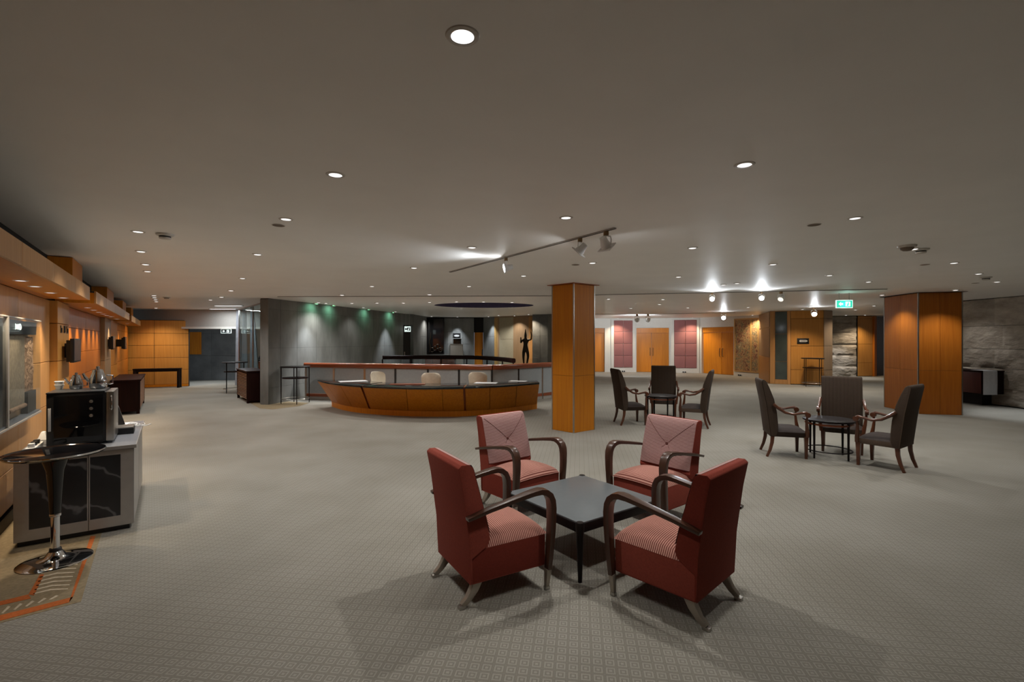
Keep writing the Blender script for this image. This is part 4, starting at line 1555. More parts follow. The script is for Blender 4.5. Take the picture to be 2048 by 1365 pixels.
# square coffee table
o = thing('coffee_table', 'low square black table with grey glass top between the red armchairs', 'table', (0.54, 3.745, 0), R(36))
hs = .415
MB().box(-hs, hs, -hs, hs, .325, .384).build('apron', 'ebony', o, world=False, bevel=.006)
MB().box(-hs + .004, hs - .004, -hs + .004, hs - .004, .384, .395).build('glass_top', 'table_glass', o, world=False, bevel=.003)
for sx in (-1, 1):
    for sy in (-1, 1):
        c = (sx * (hs - .012), sy * (hs - .012))
        MB().lathe([(.014, 0), (.024, .30), (.029, .36), (.029, .388), (.024, .397)], 16, c).build('leg', 'ebony', o, world=False)

# ------------------------------------------------------------------ high-back chairs


def make_highback():
    o = thing('high_back_chair', 'x', 'chair')
    MB().box(-.25, .25, -.21, .255, .285, .355).build('seat_frame', 'brown_stripe', o, world=False, bevel=.012)
    vs, fs = [], []
    nx = 8
    for j in range(nx + 1):
        for i in range(nx + 1):
            u, v = i / nx * 2 - 1, j / nx * 2 - 1
            h = .06 * (1 - abs(u) ** 4) * (1 - abs(v) ** 4)
            vs.append((u * .248, .035 + v * .22, .352 + h))
    for j in range(nx):
        for i in range(nx):
            a = j * (nx + 1) + i
            fs.append((a, a + 1, a + nx + 2, a + nx + 1))
    MB().add(vs, fs).build('seat_cushion', 'brown_leather', o, world=False, ang=80)
    prof = [(-.205, .285), (-.225, .45), (-.258, .72), (-.315, 1.02), (-.312, 1.055), (-.290, 1.066), (-.258, 1.045), (-.215, .95), (-.160, .80), (-.125, .62), (-.110, .45), (-.110, .36), (-.13, .285)]
    MB().extrude_x(prof, -.255, .255).build('backrest', 'brown_stripe', o, world=False, bevel=.012, seg=2)
    for sx in (-1, 1):
        X = sx * .272
        arm = [(X * .97, -.175, .735), (X, -.12, .685), (X * 1.03, -.03, .625), (X * 1.06, .07, .605), (X * 1.07, .16, .625), (X * 1.06, .215, .632), (X * 1.05, .250, .610)]
        MB().tube(arm, [.020, .021, .018, .016, .017, .020, .020], 8).build('arm', 'chairwood', o, world=False)
        sc = MB()
        for k in range(5):
            pass
        sc.tube([(X * 1.05 - .022, .238, .602), (X * 1.05 + .022, .238, .602)], .034, 14)
        sc.build('arm_scroll', 'chairwood', o, world=False, bevel=.004)
        MB().tube([(X * 1.04, .235, .60), (X * 1.02, .225, .52), (X * .98, .232, .43), (X * .93, .240, .36), (X * .90, .242, .30)], [.014, .016, .021, .026, .026], 8).build('arm_post', 'chairwood', o, world=False)
        c = (sx * .228, .232)
        MB().add([(c[0] + a * r_, c[1] + b * r_, z) for r_, z in ((.016, 0), (.020, .15), (.026, .30)) for a, b in ((-1, -1), (1, -1), (1, 1), (-1, 1))],
                 [(3, 2, 1, 0), (8, 9, 10, 11)] + [(j * 4 + i, j * 4 + (i + 1) % 4, j * 4 + 4 + (i + 1) % 4, j * 4 + 4 + i) for j in range(2) for i in range(4)]).build('leg', 'chairwood', o, world=False, bevel=.003)
        MB().ribbon([(-.175, .30), (-.182, .20), (-.205, .10), (-.245, .0)], sx * .222, [.042, .036, .032, .028], [.046, .042, .036, .030]).build('leg', 'chairwood', o, world=False, bevel=.003)
    return o


hb = make_highback()
st2 = []
Gh = 'dark high-back chairs around the round tables'
place(hb, st2, 3.83, 6.79, -17, 'brown high-back chair on the left of the right-hand round table, in profile', 'chair', Gh)
place(hb, st2, 4.79, 6.135, 125, 'brown high-back chair on the right of the right-hand round table, seen from behind', 'chair', Gh)
place(hb, st2, 4.83, 7.03, -124, 'striped brown high-back chair facing us behind the right-hand round table', 'chair', Gh)
place(hb, st2, 2.28, 9.31, 5, 'dark high-back chair on the left of the round table by the wood column', 'chair', Gh)
place(hb, st2, 3.45, 9.035, 153, 'dark high-back chair on the right of the round table behind the salmon armchair', 'chair', Gh)
place(hb, st2, 3.22, 10.20, -107, 'black-looking high-back chair facing us in the middle of the far chair group', 'chair', Gh)


def round_table(label, x, y, r=.31, h=.525, a0=20):
    o = thing('round_table', label, 'table', (x, y, 0), R(a0), 'small round dark tables')
    MB().lathe([(r - .01, h - .028), (r, h - .022), (r, h - .004), (r - .006, h)], 36).build('table_top', 'ebony', o, world=False)
    MB().ring(r - .035, .014, h - .06, n=32).build('apron_ring', 'redwood', o, world=False)
    for k in range(4):
        a = math.pi / 2 * k
        c = ((r - .035) * math.cos(a), (r - .035) * math.sin(a))
        MB().lathe([(.012, 0), (.016, h - .03)], 12, c).build('leg', 'ebony', o, world=False)
    MB().ring(r - .035, .008, .10, n=32).build('stretcher_ring', 'ebony', o, world=False)


round_table('small round dark table between the three brown high-back chairs on the right', 4.38, 6.64)
round_table('small round dark table in the far chair group near the wood column', 2.95, 9.52, a0=10)

# ------------------------------------------------------------------ tall bar tables


def bar_table(label, x, y, a0, h=.95, r=.36):
    o = thing('bar_table', label, 'bar table', (x, y, 0), R(a0), 'tall round bar tables')
    MB().lathe([(r - .02, h - .03), (r, h - .022), (r, h - .004), (r - .006, h)], 36).build('table_top', 'ebony', o, world=False)
    MB().lathe([(r - .05, .64), (r - .05, .665)], 32).build('shelf', 'mahogany', o, world=False)
    for k in range(4):
        a = math.pi / 2 * k
        c = ((r - .03) * math.cos(a), (r - .03) * math.sin(a))
        MB().lathe([(.010, 0), (.013, h - .03)], 10, c).build('leg', 'ebony', o, world=False)
    MB().ring(r - .03, .008, .12, n=32).build('foot_ring', 'steel', o, world=False)


bar_table('tall dark bar table with a shelf against the grey stone wall', -5.58, 12.36, 30)
bar_table('tall dark bar table behind the slatted cabinet by the glass partition', -8.62, 14.95, 75)
bar_table('tall dark bar table against the golden wall under the black sign', 10.62, 16.95, 20, h=1.0)

# ------------------------------------------------------------------ dark louvred cabinets


def louvre_cabinet(label, corner, d_slat, L, d_side, Wd, h, n_slat):
    """corner: near floor corner; slatted face runs along d_slat, plain end along d_side"""
    c, a, b = Vector(corner), Vector(d_slat).normalized(), Vector(d_side).normalized()
    o = thing('louvre_cabinet', label, 'cabinet', (c.x, c.y, 0), 0, 'dark louvred cabinets')
    q = lambda s, t: c + a * s + b * t
    MB().prism([q(.03, .03), q(L - .03, .03), q(L - .03, Wd), q(.03, Wd)], .09, h - .03).build('body', 'mahogany', o, smooth=False)
    MB().prism([q(-.015, -.015), q(L + .015, -.015), q(L + .015, Wd + .015), q(-.015, Wd + .015)], h - .03, h).build('top', 'mahogany', o, bevel=.004)
    MB().prism([q(.005, .028), q(.028, .028), q(.028, Wd), q(.005, Wd)], .06, h - .03).build('end_panel', 'mahogany', o, smooth=False)
    z0, z1 = .11, h - .06
    for k in range(n_slat):
        za = z0 + (z1 - z0) * k / n_slat
        zb = za + (z1 - z0) / n_slat * .42
        MB().prism([q(.06, .004), q(L - .06, .004), q(L - .06, .03), q(.06, .03)], za, zb).build('slat', 'slat', o, smooth=False)
    for s0, s1 in ((.028, .06), (L - .06, L - .03)):
        MB().prism([q(s0, .002), q(s1, .002), q(s1, .03), q(s0, .03)], .09, h - .03).build('stile', 'mahogany', o, smooth=False)
    for s in (.03, L - .09):
        for t in (.01, Wd - .07):
            MB().prism([q(s, t), q(s + .06, t), q(s + .06, t + .06), q(s, t + .06)], 0, .09).build('foot', 'mahogany', o, smooth=False)
    return o


louvre_cabinet('dark louvred cabinet against the end of the grey stone wall', (-6.77, 12.25), (-0.62, 0.80), 1.62, (0.78, 0.60), .46, .83, 16)
louvre_cabinet('dark louvred cabinet along the left wall behind the coffee counter', (-8.17, 10.55), U, 2.3, -NL, .50, .755, 14)

# console table at the far left wall
ca, cb = Vector((-12.60, 15.93)), Vector((-11.36, 16.42))
cd = (cb - ca).normalized()
cn = Vector((cd.y, -cd.x))
o = thing('console_table', 'long dark console table against the golden panelled far left wall', 'table', (*((ca + cb) / 2), 0))
q = lambda s, t: ca + cd * s - cn * t
L = (cb - ca).length
MB().prism([q(0, 0), q(L, 0), q(L, .28), q(0, .28)], .63, .67).build('table_top', 'ebony', o, bevel=.004)
MB().prism([q(.06, .03), q(L - .06, .03), q(L - .06, .25), q(.06, .25)], .56, .63).build('apron', 'ebony', o, smooth=False)
for s in (.01, L - .09):
    for t in (.01, .21):
        MB().prism([q(s, t), q(s + .08, t), q(s + .08, t + .06), q(s, t + .06)], 0, .63).build('leg', 'ebony', o, bevel=.003)

# ------------------------------------------------------------------ reception desk
TP = [(-4.70, 11.61), (-3.98, 10.68), (-3.11, 10.04), (-2.10, 9.66), (-1.38, 9.66), (-0.957, 9.77), (-0.19, 10.14), (0.616, 10.81)]
BP = [(-4.40, 11.72), (-3.80, 11.00), (-3.08, 10.50), (-2.18, 10.20), (-1.42, 10.14), (-0.98, 10.20), (-0.22, 10.55), (0.585, 11.30)]
IP = [(-4.62, 11.68), (-3.70, 11.50), (-2.90, 10.95), (-2.06, 10.68), (-1.40, 10.68), (-0.98, 10.78), (-0.08, 11.12), (0.60, 11.46)]


def curve(P, u):
    """Catmull-Rom through P, u in 0..1"""
    n_ = len(P) - 1
    t = min(max(u, 0), 1) * n_
    i = min(int(t), n_ - 1)
    f = t - i
    p0, p1, p2, p3 = (Vector(P[max(i - 1, 0)]), Vector(P[i]), Vector(P[i + 1]), Vector(P[min(i + 2, n_)]))
    return 0.5 * ((2 * p1) + (p2 - p0) * f + (2 * p0 - 5 * p1 + 4 * p2 - p3) * f * f + (3 * p1 - p0 - 3 * p2 + p3) * f ** 3)


desk = thing('reception_desk', 'curved honey wood reception desk with black granite top', 'desk', (-2.0, 10.9, 0))
SEC = [(0.0, .275), (.283, .705), (.715, 1.0)]


def strip_solid(P, Q_, zP, zQ, u0, u1, th, n_=8):
    """leaning curved panel: top edge on P at zP, bottom edge on Q_ at zQ, given thickness inwards"""
    mb = MB()
    vs, fs = [], []
    for i in range(n_ + 1):
        u = u0 + (u1 - u0) * i / n_
        a, b = curve(P, u), curve(Q_, u)
        k = (b - a)
        inn_ = k.normalized() * th if k.length > 1e-4 else Vector((0, th))
        vs += [(a.x, a.y, zP), (b.x, b.y, zQ), (b.x + inn_.x, b.y + inn_.y, zQ), (a.x + inn_.x, a.y + inn_.y, zP)]
    for i in range(n_):
        o_ = i * 4
        for k in range(4):
            k2 = (k + 1) % 4
            fs.append((o_ + k, o_ + k2, o_ + 4 + k2, o_ + 4 + k))
    fs += [(0, 1, 2, 3), (n_ * 4 + 3, n_ * 4 + 2, n_ * 4 + 1, n_ * 4)]
    return mb.add(vs, fs)


for s0, s1 in SEC:
    k = 3
    for j in range(k):
        a, b = s0 + (s1 - s0) * j / k, s0 + (s1 - s0) * (j + 1) / k
        strip_solid(TP, BP, .625, .115, a + .0008, b - .0008, .03).build('front_panel', 'honey', desk, ang=30)
for u0, u1 in ((.275, .283), (.705, .715)):
    strip_solid([(p[0], p[1] + .03) for p in TP], [(p[0], p[1] + .03) for p in BP], .655, .115, u0, u1, .06, 2).build('divider', 'redwood', desk, smooth=False)
n_ = 40
pl = [curve(BP, i / n_) + Vector((0, -.02)) for i in range(n_ + 1)] + [curve(IP, 1 - i / n_) for i in range(n_ + 1)]


def ring_solid(P, Q_, z0, z1, u0, u1, n_=24, dy=0.0):
    mb = MB()
    vs, fs = [], []
    for i in range(n_ + 1):
        u = u0 + (u1 - u0) * i / n_
        a, b = curve(P, u), curve(Q_, u)
        vs += [(a.x, a.y + dy, z0), (a.x, a.y + dy, z1), (b.x, b.y, z1), (b.x, b.y, z0)]
    for i in range(n_):
        o_ = i * 4
        for k in range(4):
            k2 = (k + 1) % 4
            fs.append((o_ + k, o_ + k2, o_ + 4 + k2, o_ + 4 + k))
    fs += [(0, 1, 2, 3), (n_ * 4 + 3, n_ * 4 + 2, n_ * 4 + 1, n_ * 4)]
    return mb.add(vs, fs)


PL = [(p[0], p[1] - .006) for p in BP]
IPp = [(-4.36, 11.76)] + IP[1:]
ring_solid(PL, IPp, 0.0, .113, 0, 1).build('plinth', 'honey', desk, ang=30)
BPi = [(p[0], p[1] + .05) for p in BP]
ring_solid(BPi, [(p[0], p[1] - .04) for p in IPp], .113, .62, .02, 1).build('carcass', 'honey', desk, ang=30)
for s0, s1 in SEC:
    ring_solid(TP, IP, .628, .66, s0, s1, dy=-.015).build('granite_top', 'granite', desk, bevel=.004, ang=30)


def on_desk(name, label, cat, xp, yp, w_, d_, rz, mat, h_=.004):
    Y = (CAM_H - .66) * F / (yp - 682)
    o = MB().box(-w_ / 2, w_ / 2, -d_ / 2, d_ / 2, 0, h_).build(name, mat, smooth=False)
    o.location = ((xp - 1024) / F * Y, Y, .6605)
    o.rotation_euler = (0, 0, rz)
    return tag(o, label, cat)


on_desk('paper_sheet', 'large white sheet lying on the left end of the reception desk', 'paper', 706, 762.5, .62, .34, .5, 'paper')
on_desk('paper_sheet', 'white sheet on the right part of the desk before the right cream chair', 'paper', 972, 766, .50, .30, -.15, 'paper')
on_desk('paper_sheet', 'white sheet at the right end of the reception desk top', 'paper', 1036, 762.5, .40, .22, -.35, 'paper')
on_desk('document_tray', 'thin brown tray lying on the middle of the reception desk', 'tray', 815, 768.5, .75, .22, .08, 'redwood', .008)

# cream swivel chairs behind the desk


def swivel_chair(label, x, y, rz, z_top=.88):
    o = thing('office_chair', label, 'chair', (x, y, 0), rz, 'cream chairs behind the reception desk')
    vs, fs = [], []
    nu, nv = 12, 9
    for side in (0, 1):
        for j in range(nv + 1):
            v = j / nv
            hw = .185 + .045 * math.sin(v * math.pi * .62)
            if v > .82:
                hw *= 1 - .16 * ((v - .82) / .18) ** 2
            for i in range(nu + 1):
                u = i / nu * 2 - 1
                yb = .16 - .09 * u * u + v * .05 + (0.05 if side else 0.0) * (1 - abs(u) ** 3 * .6)
                vs.append((u * hw, -yb if False else yb, .44 + v * (z_top - .44) - .035 * abs(u) ** 5 * v))
    off = (nu + 1) * (nv + 1)
    for side in (0, 1):
        for j in range(nv):
            for i in range(nu):
                a = side * off + j * (nu + 1) + i
                fs.append((a, a + 1, a + nu + 2, a + nu + 1))
    rim = [i for i in range(nu + 1)] + [j * (nu + 1) + nu for j in range(1, nv + 1)] + [nv * (nu + 1) + i for i in range(nu - 1, -1, -1)] + [j * (nu + 1) for j in range(nv - 1, 0, -1)]
    for k in range(len(rim)):
        a, b = rim[k], rim[(k + 1) % len(rim)]
        fs.append((a, b, b + off, a + off))
    MB().add(vs, fs).build('backrest', 'cream', o, world=False, ang=75)
    MB().lathe([(.18, .40), (.225, .42), (.23, .46), (.20, .485), (.05, .49)], 24).build('seat', 'cream', o, world=False, ang=60)
    MB().lathe([(.025, .06), (.025, .40)], 12).build('stem', 'chrome', o, world=False)
    for k in range(5):
        a = 2 * math.pi * k / 5
        lg = MB().tube([(0, 0, .075), (.25 * math.cos(a), .25 * math.sin(a), .055)], [.02, .014], 6).build('base_arm', 'chrome', o, world=False)
        cs_ = MB().lathe([(.010, .0), (.024, .006), (.026, .03), (.02, .045)], 10, (.25 * math.cos(a), .25 * math.sin(a))).build('castor', 'satin_black', lg, world=False)
    return o


swivel_chair('cream swivel chair turned sideways behind the left part of the reception desk', -3.26, 11.95, R(-125) + R(180), .83)
swivel_chair('cream swivel chair with its back to the desk in the middle of the reception', -1.90, 11.38, R(180), .86)
swivel_chair('cream swivel chair behind the right part of the reception desk', -0.80, 11.62, R(170), .86)

# ------------------------------------------------------------------ balustrades


def handrail(mb, path, wdt, hgt, z):
    """rounded rectangular section swept in plan"""
    sec = []
    for k in range(10):
        a = 2 * math.pi * k / 10
        cx, cy = math.cos(a), math.sin(a)
        sec.append((math.copysign(abs(cx) ** .6, cx) * wdt / 2, math.copysign(abs(cy) ** .6, cy) * hgt / 2))
    vs, fs = [], []
    P = [Vector(p) for p in path]
    for i, p in enumerate(P):
        t = (P[min(i + 1, len(P) - 1)] - P[max(i - 1, 0)]).normalized()
        s = Vector((-t.y, t.x))
        for a, b in sec:
            vs.append((p.x + s.x * a, p.y + s.y * a, z + b))
    m = len(sec)
    for i in range(len(P) - 1):
        for k in range(m):
            k2 = (k + 1) % m
            fs.append((i * m + k, i * m + k2, (i + 1) * m + k2, (i + 1) * m + k))
    fs += [tuple(range(m - 1, -1, -1)), tuple(range((len(P) - 1) * m, len(P) * m))]
    return mb.add(vs, fs)


RP = [px(610, 13.25), px(700, 12.95), px(800, 12.62), px(900, 12.30), px(985, 12.10)]
RP2 = [px(1000, 12.15), px(1050, 12.8), px(1112, 13.7)]
bal = thing('balustrade', 'wood-railed balustrade with frosted panels behind the reception desk', 'balustrade', (RP[2][0], RP[2][1], 0))
full = RP + RP2
handrail(MB(), [curve(RP, i / 16) for i in range(17)], .13, .135, .935).build('handrail', 'redwood', bal, ang=60)
handrail(MB(), [RP[-1]] + RP2, .13, .135, .935).build('handrail', 'redwood', bal, ang=60)


def bal_point(xp):
    for a, b in zip(full, full[1:]):
        a, b = Vector(a), Vector(b)
        s = on_ray(a, b, xp)
        if -1e-6 <= s <= 1 + 1e-6:
            return lerp(a, b, s)
    return Vector(full[-1])


posts = [612, 668, 729.5, 791, 856, 918, 984, 1037, 1084.5, 1110]
for i, xp in enumerate(posts):
    p = bal_point(xp)
    MB().obox(p, (1, 0), .025, .02, 0.0, .87).build('post', 'dark_steel' if 3 <= i <= 7 else 'steel', bal, smooth=False)
for xa, xb in zip(posts, posts[1:]):
    p, q = bal_point(xa), bal_point(xb)
    d = (q - p).normalized()
    p, q = p + d * .027, q - d * .027
    s = Vector((-d.y, d.x)) * .006
    MB().prism([p - s, q - s, q + s, p + s], .16, .865).build('frosted_panel', 'frost', bal, smooth=False)
    s = Vector((-d.y, d.x)) * .024
    MB().prism([p - s, q - s, q + s, p + s], .08, .155).build('base_rail', 'redwood', bal, smooth=False)
    s = Vector((-d.y, d.x)) * .018
    MB().prism([p - s, q - s, q + s, p + s], 0, .08).build('kerb', 'bulkhead', bal, smooth=False)

R2 = [px(765, 17.5), px(835, 17.75), px(905, 17.8), px(960, 17.2), px(1000, 15.9), px(1027, 14.6)]
bal2 = thing('balustrade', 'dark railed balustrade at the far side of the opening before the grey walls', 'balustrade', (R2[2][0], R2[2][1], 0))
handrail(MB(), [curve(R2, i / 24) for i in range(25)], .14, .145, 1.0).build('handrail', 'mahogany', bal2, ang=60)
for i in range(7):
    p = curve(R2, i / 6 * .995)
    MB().obox(p, (1, 0), .022, .02, 0, .93).build('post', 'ebony', bal2, smooth=False)
for i in range(6):
    p, q = curve(R2, i / 6 * .995 + .008), curve(R2, (i + 1) / 6 * .995 - .008)
    d = (q - p).normalized()
    s = Vector((-d.y, d.x)) * .005
    MB().prism([p - s, q - s, q + s, p + s], .10, .92).build('glass_panel', 'glass', bal2, smooth=False)
# low furniture just visible between the two balustrades
o = thing('sofa', 'rounded tan sofa back just visible between the two balustrades', 'sofa', (*px(791, 18.0), 0))
MB().lathe([(.36, .06), (.38, .10), (.38, .62), (.36, .72), (.30, .74)], 24).build('back', 'tan', o, world=False)
MB().lathe([(.30, 0), (.30, .06)], 16).build('base', 'ebony', o, world=False)
o = thing('cabinet', 'reddish wooden cabinet front seen under the far dark handrail', 'cabinet', (*px(880, 19.2), 0))
MB().box(-.6, .6, -.02, .4, .05, .92).build('body', 'mahogany', o, world=False, smooth=False)
for k in range(4):
    MB().box(-.59 + k * .297, -.59 + k * .297 + .287, -.04, -.021, .07, .90).build('door', 'redwood', o, world=False, bevel=.003)
MB().box(-.58, .58, 0, .38, 0, .05).build('plinth', 'ebony', o, world=False, smooth=False)

# ------------------------------------------------------------------ objects on the far centre wall
# sculpture niche
pa, pb = Vector(px(853.5, 22.95)), Vector(px(888, 22.95))
o = thing('sculpture_niche', 'tall black display niche with a dark ornamental sculpture inside on the far grey wall', 'display case', (*((pa + pb) / 2), .95))
MB().prism([pa, pb, pb + Vector((0, .12)), pa + Vector((0, .12))], .98, 2.70).build('back_panel', 'gloss_black', o, smooth=False)
for x0, x1, z0, z1 in ((0, .03, .98, 2.70), (.97, 1, .98, 2.70), (.03, .97, .98, 1.03), (.03, .97, 2.65, 2.70)):
    p, q = lerp(pa, pb, x0), lerp(pa, pb, x1)
    MB().prism([p - Vector((0, .05)), q - Vector((0, .05)), q, p], z0, z1).build('frame_board', 'ebony', o, smooth=False)
MB().prism([pa - Vector((.1, .16)), pb - Vector((-.35, .16)), pb + Vector((.35, 0)), pa - Vector((.1, 0))], .90, .95).build('ledge', 'grey_stone', o, smooth=False)
cx = lerp(pa, pb, .5)
sc = MB()
rnd = random.Random(3)
base = Vector((lerp(pa, pb, .18).x, pa.y - .06, 1.06))
sc.tube([base, base + Vector((.03, 0, .25)), base + Vector((-.01, 0, .5)), base + Vector((.04, 0, .72)), base + Vector((.07, 0, .95))], [.05, .06, .035, .03, .012], 8)
for k in range(4):
    c0 = base + Vector((.12 + .13 * k, 0, .12 + .08 * ((k * 7) % 3)))
    ring = [c0 + Vector((.085 * math.cos(a), 0, .10 * math.sin(a))) for a in [i * math.pi / 5 for i in range(11)]]
    sc.tube(ring, .02, 6)
sc.build('ornament', 'bronze', o)

o = thing('pedestal', 'grey box pedestal against the far grey wall under a black box', 'pedestal', (*px(913.5, 22.75), 0))
MB().box(-.28, .28, -.15, .2, .0, 1.44).build('body', 'bulkhead', o, world=False, bevel=.005)
MB().box(-.29, .29, -.16, .2, 1.441, 1.46).build('cap', 'bulkhead', o, world=False, smooth=False)
o = thing('black_box', 'black box standing on the grey pedestal on the far wall', 'box', (*px(914.5, 22.75), 1.461))
MB().box(-.18, .18, -.10, .15, 0, .25).build('body', 'satin_black', o, world=False, bevel=.004)
MB().box(-.16, .16, -.108, -.10, .02, .23).build('front', 'gloss_black', o, world=False, smooth=False)
o = thing('wall_plaque', 'small black framed plaque with a pale oval above the far pedestal', 'sign', (*px(913.5, 23.02), 1.74))
MB().box(-.18, .18, -.03, 0, 0, .24).build('frame', 'satin_black', o, world=False, bevel=.004)
MB().loft([(.13 * math.cos(a), -.034, .11 + .05 * math.sin(a)) for a in [i * math.pi / 10 for i in range(20)]], [(.13 * math.cos(a), -.03, .11 + .05 * math.sin(a)) for a in [i * math.pi / 10 for i in range(20)]]).build('oval', 'white_plastic', o, world=False, smooth=False)

# bronze statue: one continuous skinned figure, arms raised, pointed crown


def skin_figure(name, joints, edges, mat, parent, root=0):
    me = bpy.data.meshes.new(name)
    me.from_pydata([j[0] for j in joints], edges, [])
    o_ = bpy.data.objects.new(name, me)
    COL.objects.link(o_)
    o_.parent = parent
    sk = o_.modifiers.new('skin', 'SKIN')
    sk.use_smooth_shade = True
    layer = me.skin_vertices[0].data if me.skin_vertices else None
    if layer is None:
        bm = bmesh.new()
        bm.from_mesh(me)
        bm.verts.layers.skin.verify()
        bm.to_mesh(me)
        bm.free()
        layer = me.skin_vertices[0].data
    for i, j in enumerate(joints):
        r_ = j[1]
        layer[i].radius = (r_, r_) if not isinstance(r_, tuple) else r_
        layer[i].use_root = (i == root)
    sb = o_.modifiers.new('subdivision', 'SUBSURF')
    sb.levels = sb.render_levels = 2
    me.materials.append(M[mat])
    return o_


o = thing('statue', 'dark bronze statue with raised arms and a tall pointed crown before the beige panel', 'statue', (*px(1051, 19.9), 0))
MB().box(-.16, .16, -.16, .16, 0, .58).build('pedestal', 'ebony', o, world=False, bevel=.006)
J = [((0, 0, 1.30), .085), ((0, -.01, 1.45), .070), ((0, 0, 1.60), .095), ((0, 0, 1.70), .045), ((0, 0, 1.80), .062), ((0, 0, 1.88), .055), ((0, 0, 1.97), .030), ((0, 0, 2.10), .008),
     ((-.12, 0, 1.64), .045), ((-.20, -.04, 1.52), .035), ((-.19, -.10, 1.66), .028), ((-.20, -.12, 1.76), .022),
     ((.12, 0, 1.64), .045), ((.23, -.02, 1.66), .036), ((.25, -.04, 1.84), .027), ((.22, -.05, 2.00), .018),
     ((-.07, 0, 1.20), .080), ((-.09, -.05, .95), .055), ((-.07, .0, .66), .035), ((-.08, -.06, .605), .028),
     ((.07, 0, 1.20), .080), ((.11, -.06, .97), .055), ((.06, .02, .66), .035), ((.07, -.05, .605), .028)]
E = [(0, 1), (1, 2), (2, 3), (3, 4), (4, 5), (5, 6), (6, 7), (2, 8), (8, 9), (9, 10), (10, 11), (2, 12), (12, 13), (13, 14), (14, 15), (0, 16), (16, 17), (17, 18), (18, 19), (0, 20), (20, 21), (21, 22), (22, 23)]
skin_figure('figure', J, E, 'bronze', o)

# ------------------------------------------------------------------ glass partition with light streaks built as sheets
ga, gb, gc = Vector((-6.22, 12.45)), Vector((-7.86, 14.57)), Vector((-9.45, 16.62))
gp = thing('glass_partition', 'clear glass partition running back from the grey wall behind the dark cabinet', 'partition', (*((ga + gc) / 2), 0))
for a, b in ((ga, gb), (gb, gc)):
    d = (b - a).normalized()
    s = Vector((-d.y, d.x)) * .006
    a2, b2 = a + d * .014, b - d * .014
    MB().loft([(p.x, p.y, .04) for p in (a2 - s, b2 - s, b2 + s, a2 + s)], [(p.x, p.y, ceil_z(p.y) - .04) for p in (a2 - s, b2 - s, b2 + s, a2 + s)]).build('glass_pane', 'glass', gp, smooth=False)
    s = Vector((-d.y, d.x)) * .018
    MB().prism([a2 - s, b2 - s, b2 + s, a2 + s], 0, .04).build('floor_channel', 'alu', gp, smooth=False)
    MB().loft([(p.x, p.y, ceil_z(p.y) - .04) for p in (a2 - s, b2 - s, b2 + s, a2 + s)], [(p.x, p.y, ceil_z(p.y) - .002) for p in (a2 - s, b2 - s, b2 + s, a2 + s)]).build('head_channel', 'alu', gp, smooth=False)
for p in (ga, gb, gc):
    MB().obox(p, (1, 0), .013, .013, 0, ceil_z(p.y) - .002).build('mullion', 'steel', gp, smooth=False)


def light_streak(label, x0t, x1t, x0b, x1b, Y):  # tapered white sheets stand in for scallops of light in the glass
    o_ = thing('light_streak', label, 'light_streak', (*px((x0t + x1t) / 2, Y), 0), 0, 'white light streaks behind the glass')
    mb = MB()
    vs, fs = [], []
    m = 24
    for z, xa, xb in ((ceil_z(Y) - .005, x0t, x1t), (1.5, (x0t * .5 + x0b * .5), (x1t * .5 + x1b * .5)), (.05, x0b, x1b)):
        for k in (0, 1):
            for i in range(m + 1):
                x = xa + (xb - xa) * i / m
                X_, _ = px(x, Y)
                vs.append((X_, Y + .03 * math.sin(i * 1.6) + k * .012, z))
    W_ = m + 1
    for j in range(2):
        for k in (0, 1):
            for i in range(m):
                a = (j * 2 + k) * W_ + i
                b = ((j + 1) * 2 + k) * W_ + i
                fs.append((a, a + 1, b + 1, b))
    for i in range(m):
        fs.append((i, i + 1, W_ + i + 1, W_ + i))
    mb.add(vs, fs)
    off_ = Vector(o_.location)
    mb.build('streak_sheet', 'light_streak', o_, ang=80)
    MB().tube([(*px(x0t - 1, Y), ceil_z(Y) - .012), (*px(x1t + 1, Y), ceil_z(Y) - .012)], .010, 6).build('streak_rod', 'steel', o_)


light_streak('narrow white sheet imitating a light streak at the far end of the glass, leftmost of three', 473, 477.5, 470, 480, 16.8)
light_streak('narrow white sheet imitating a light streak behind the glass, middle one', 485, 492, 482, 495, 16.5)
light_streak('widest white sheet imitating a light streak behind the glass, rightmost of three', 501, 507, 499, 519, 15.5)
o = thing('fire_bell', 'small red wall box seen through the glass next to the grey wall', 'alarm box', (*px(530, 19.24), 0.72))
MB().box(-.07, .07, -.04, .055, 0, .20).build('case', 'red', o, world=False, bevel=.008)
MB().box(-.04, .04, -.045, -.04, .05, .15).build('plate', 'white_plastic', o, world=False, smooth=False)
o = thing('reception_stand', 'dark red desk stand with a figurine behind the glass partition', 'stand', (-8.30, 16.30, 0))
MB().box(-.26, .35, -.2, .25, .04, .92).build('body', 'redwood', o, world=False, bevel=.006)
MB().box(-.30, .40, -.25, .30, .921, .96).build('top', 'mahogany', o, world=False, bevel=.004)
MB().box(-.22, .3, -.15, .2, 0, .04).build('plinth', 'ebony', o, world=False, smooth=False)
o = thing('figurine', 'small black kneeling figurine on the dark red stand behind the glass', 'figurine', (-8.45, 16.25, .961))
skin_figure('figure', [((0, 0, .03), .06), ((-.03, 0, .12), .05), ((0, 0, .25), .055), ((.03, 0, .36), .03), ((.04, 0, .44), .04), ((.05, 0, .54), .02), ((.05, 0, .72), .006), ((-.08, 0, .10), .035), ((-.13, 0, .01), .03), ((.09, 0, .24), .025), ((.14, 0, .16), .02)],
            [(0, 1), (1, 2), (2, 3), (3, 4), (4, 5), (5, 6), (1, 7), (7, 8), (2, 9), (9, 10)], 'satin_black', o)

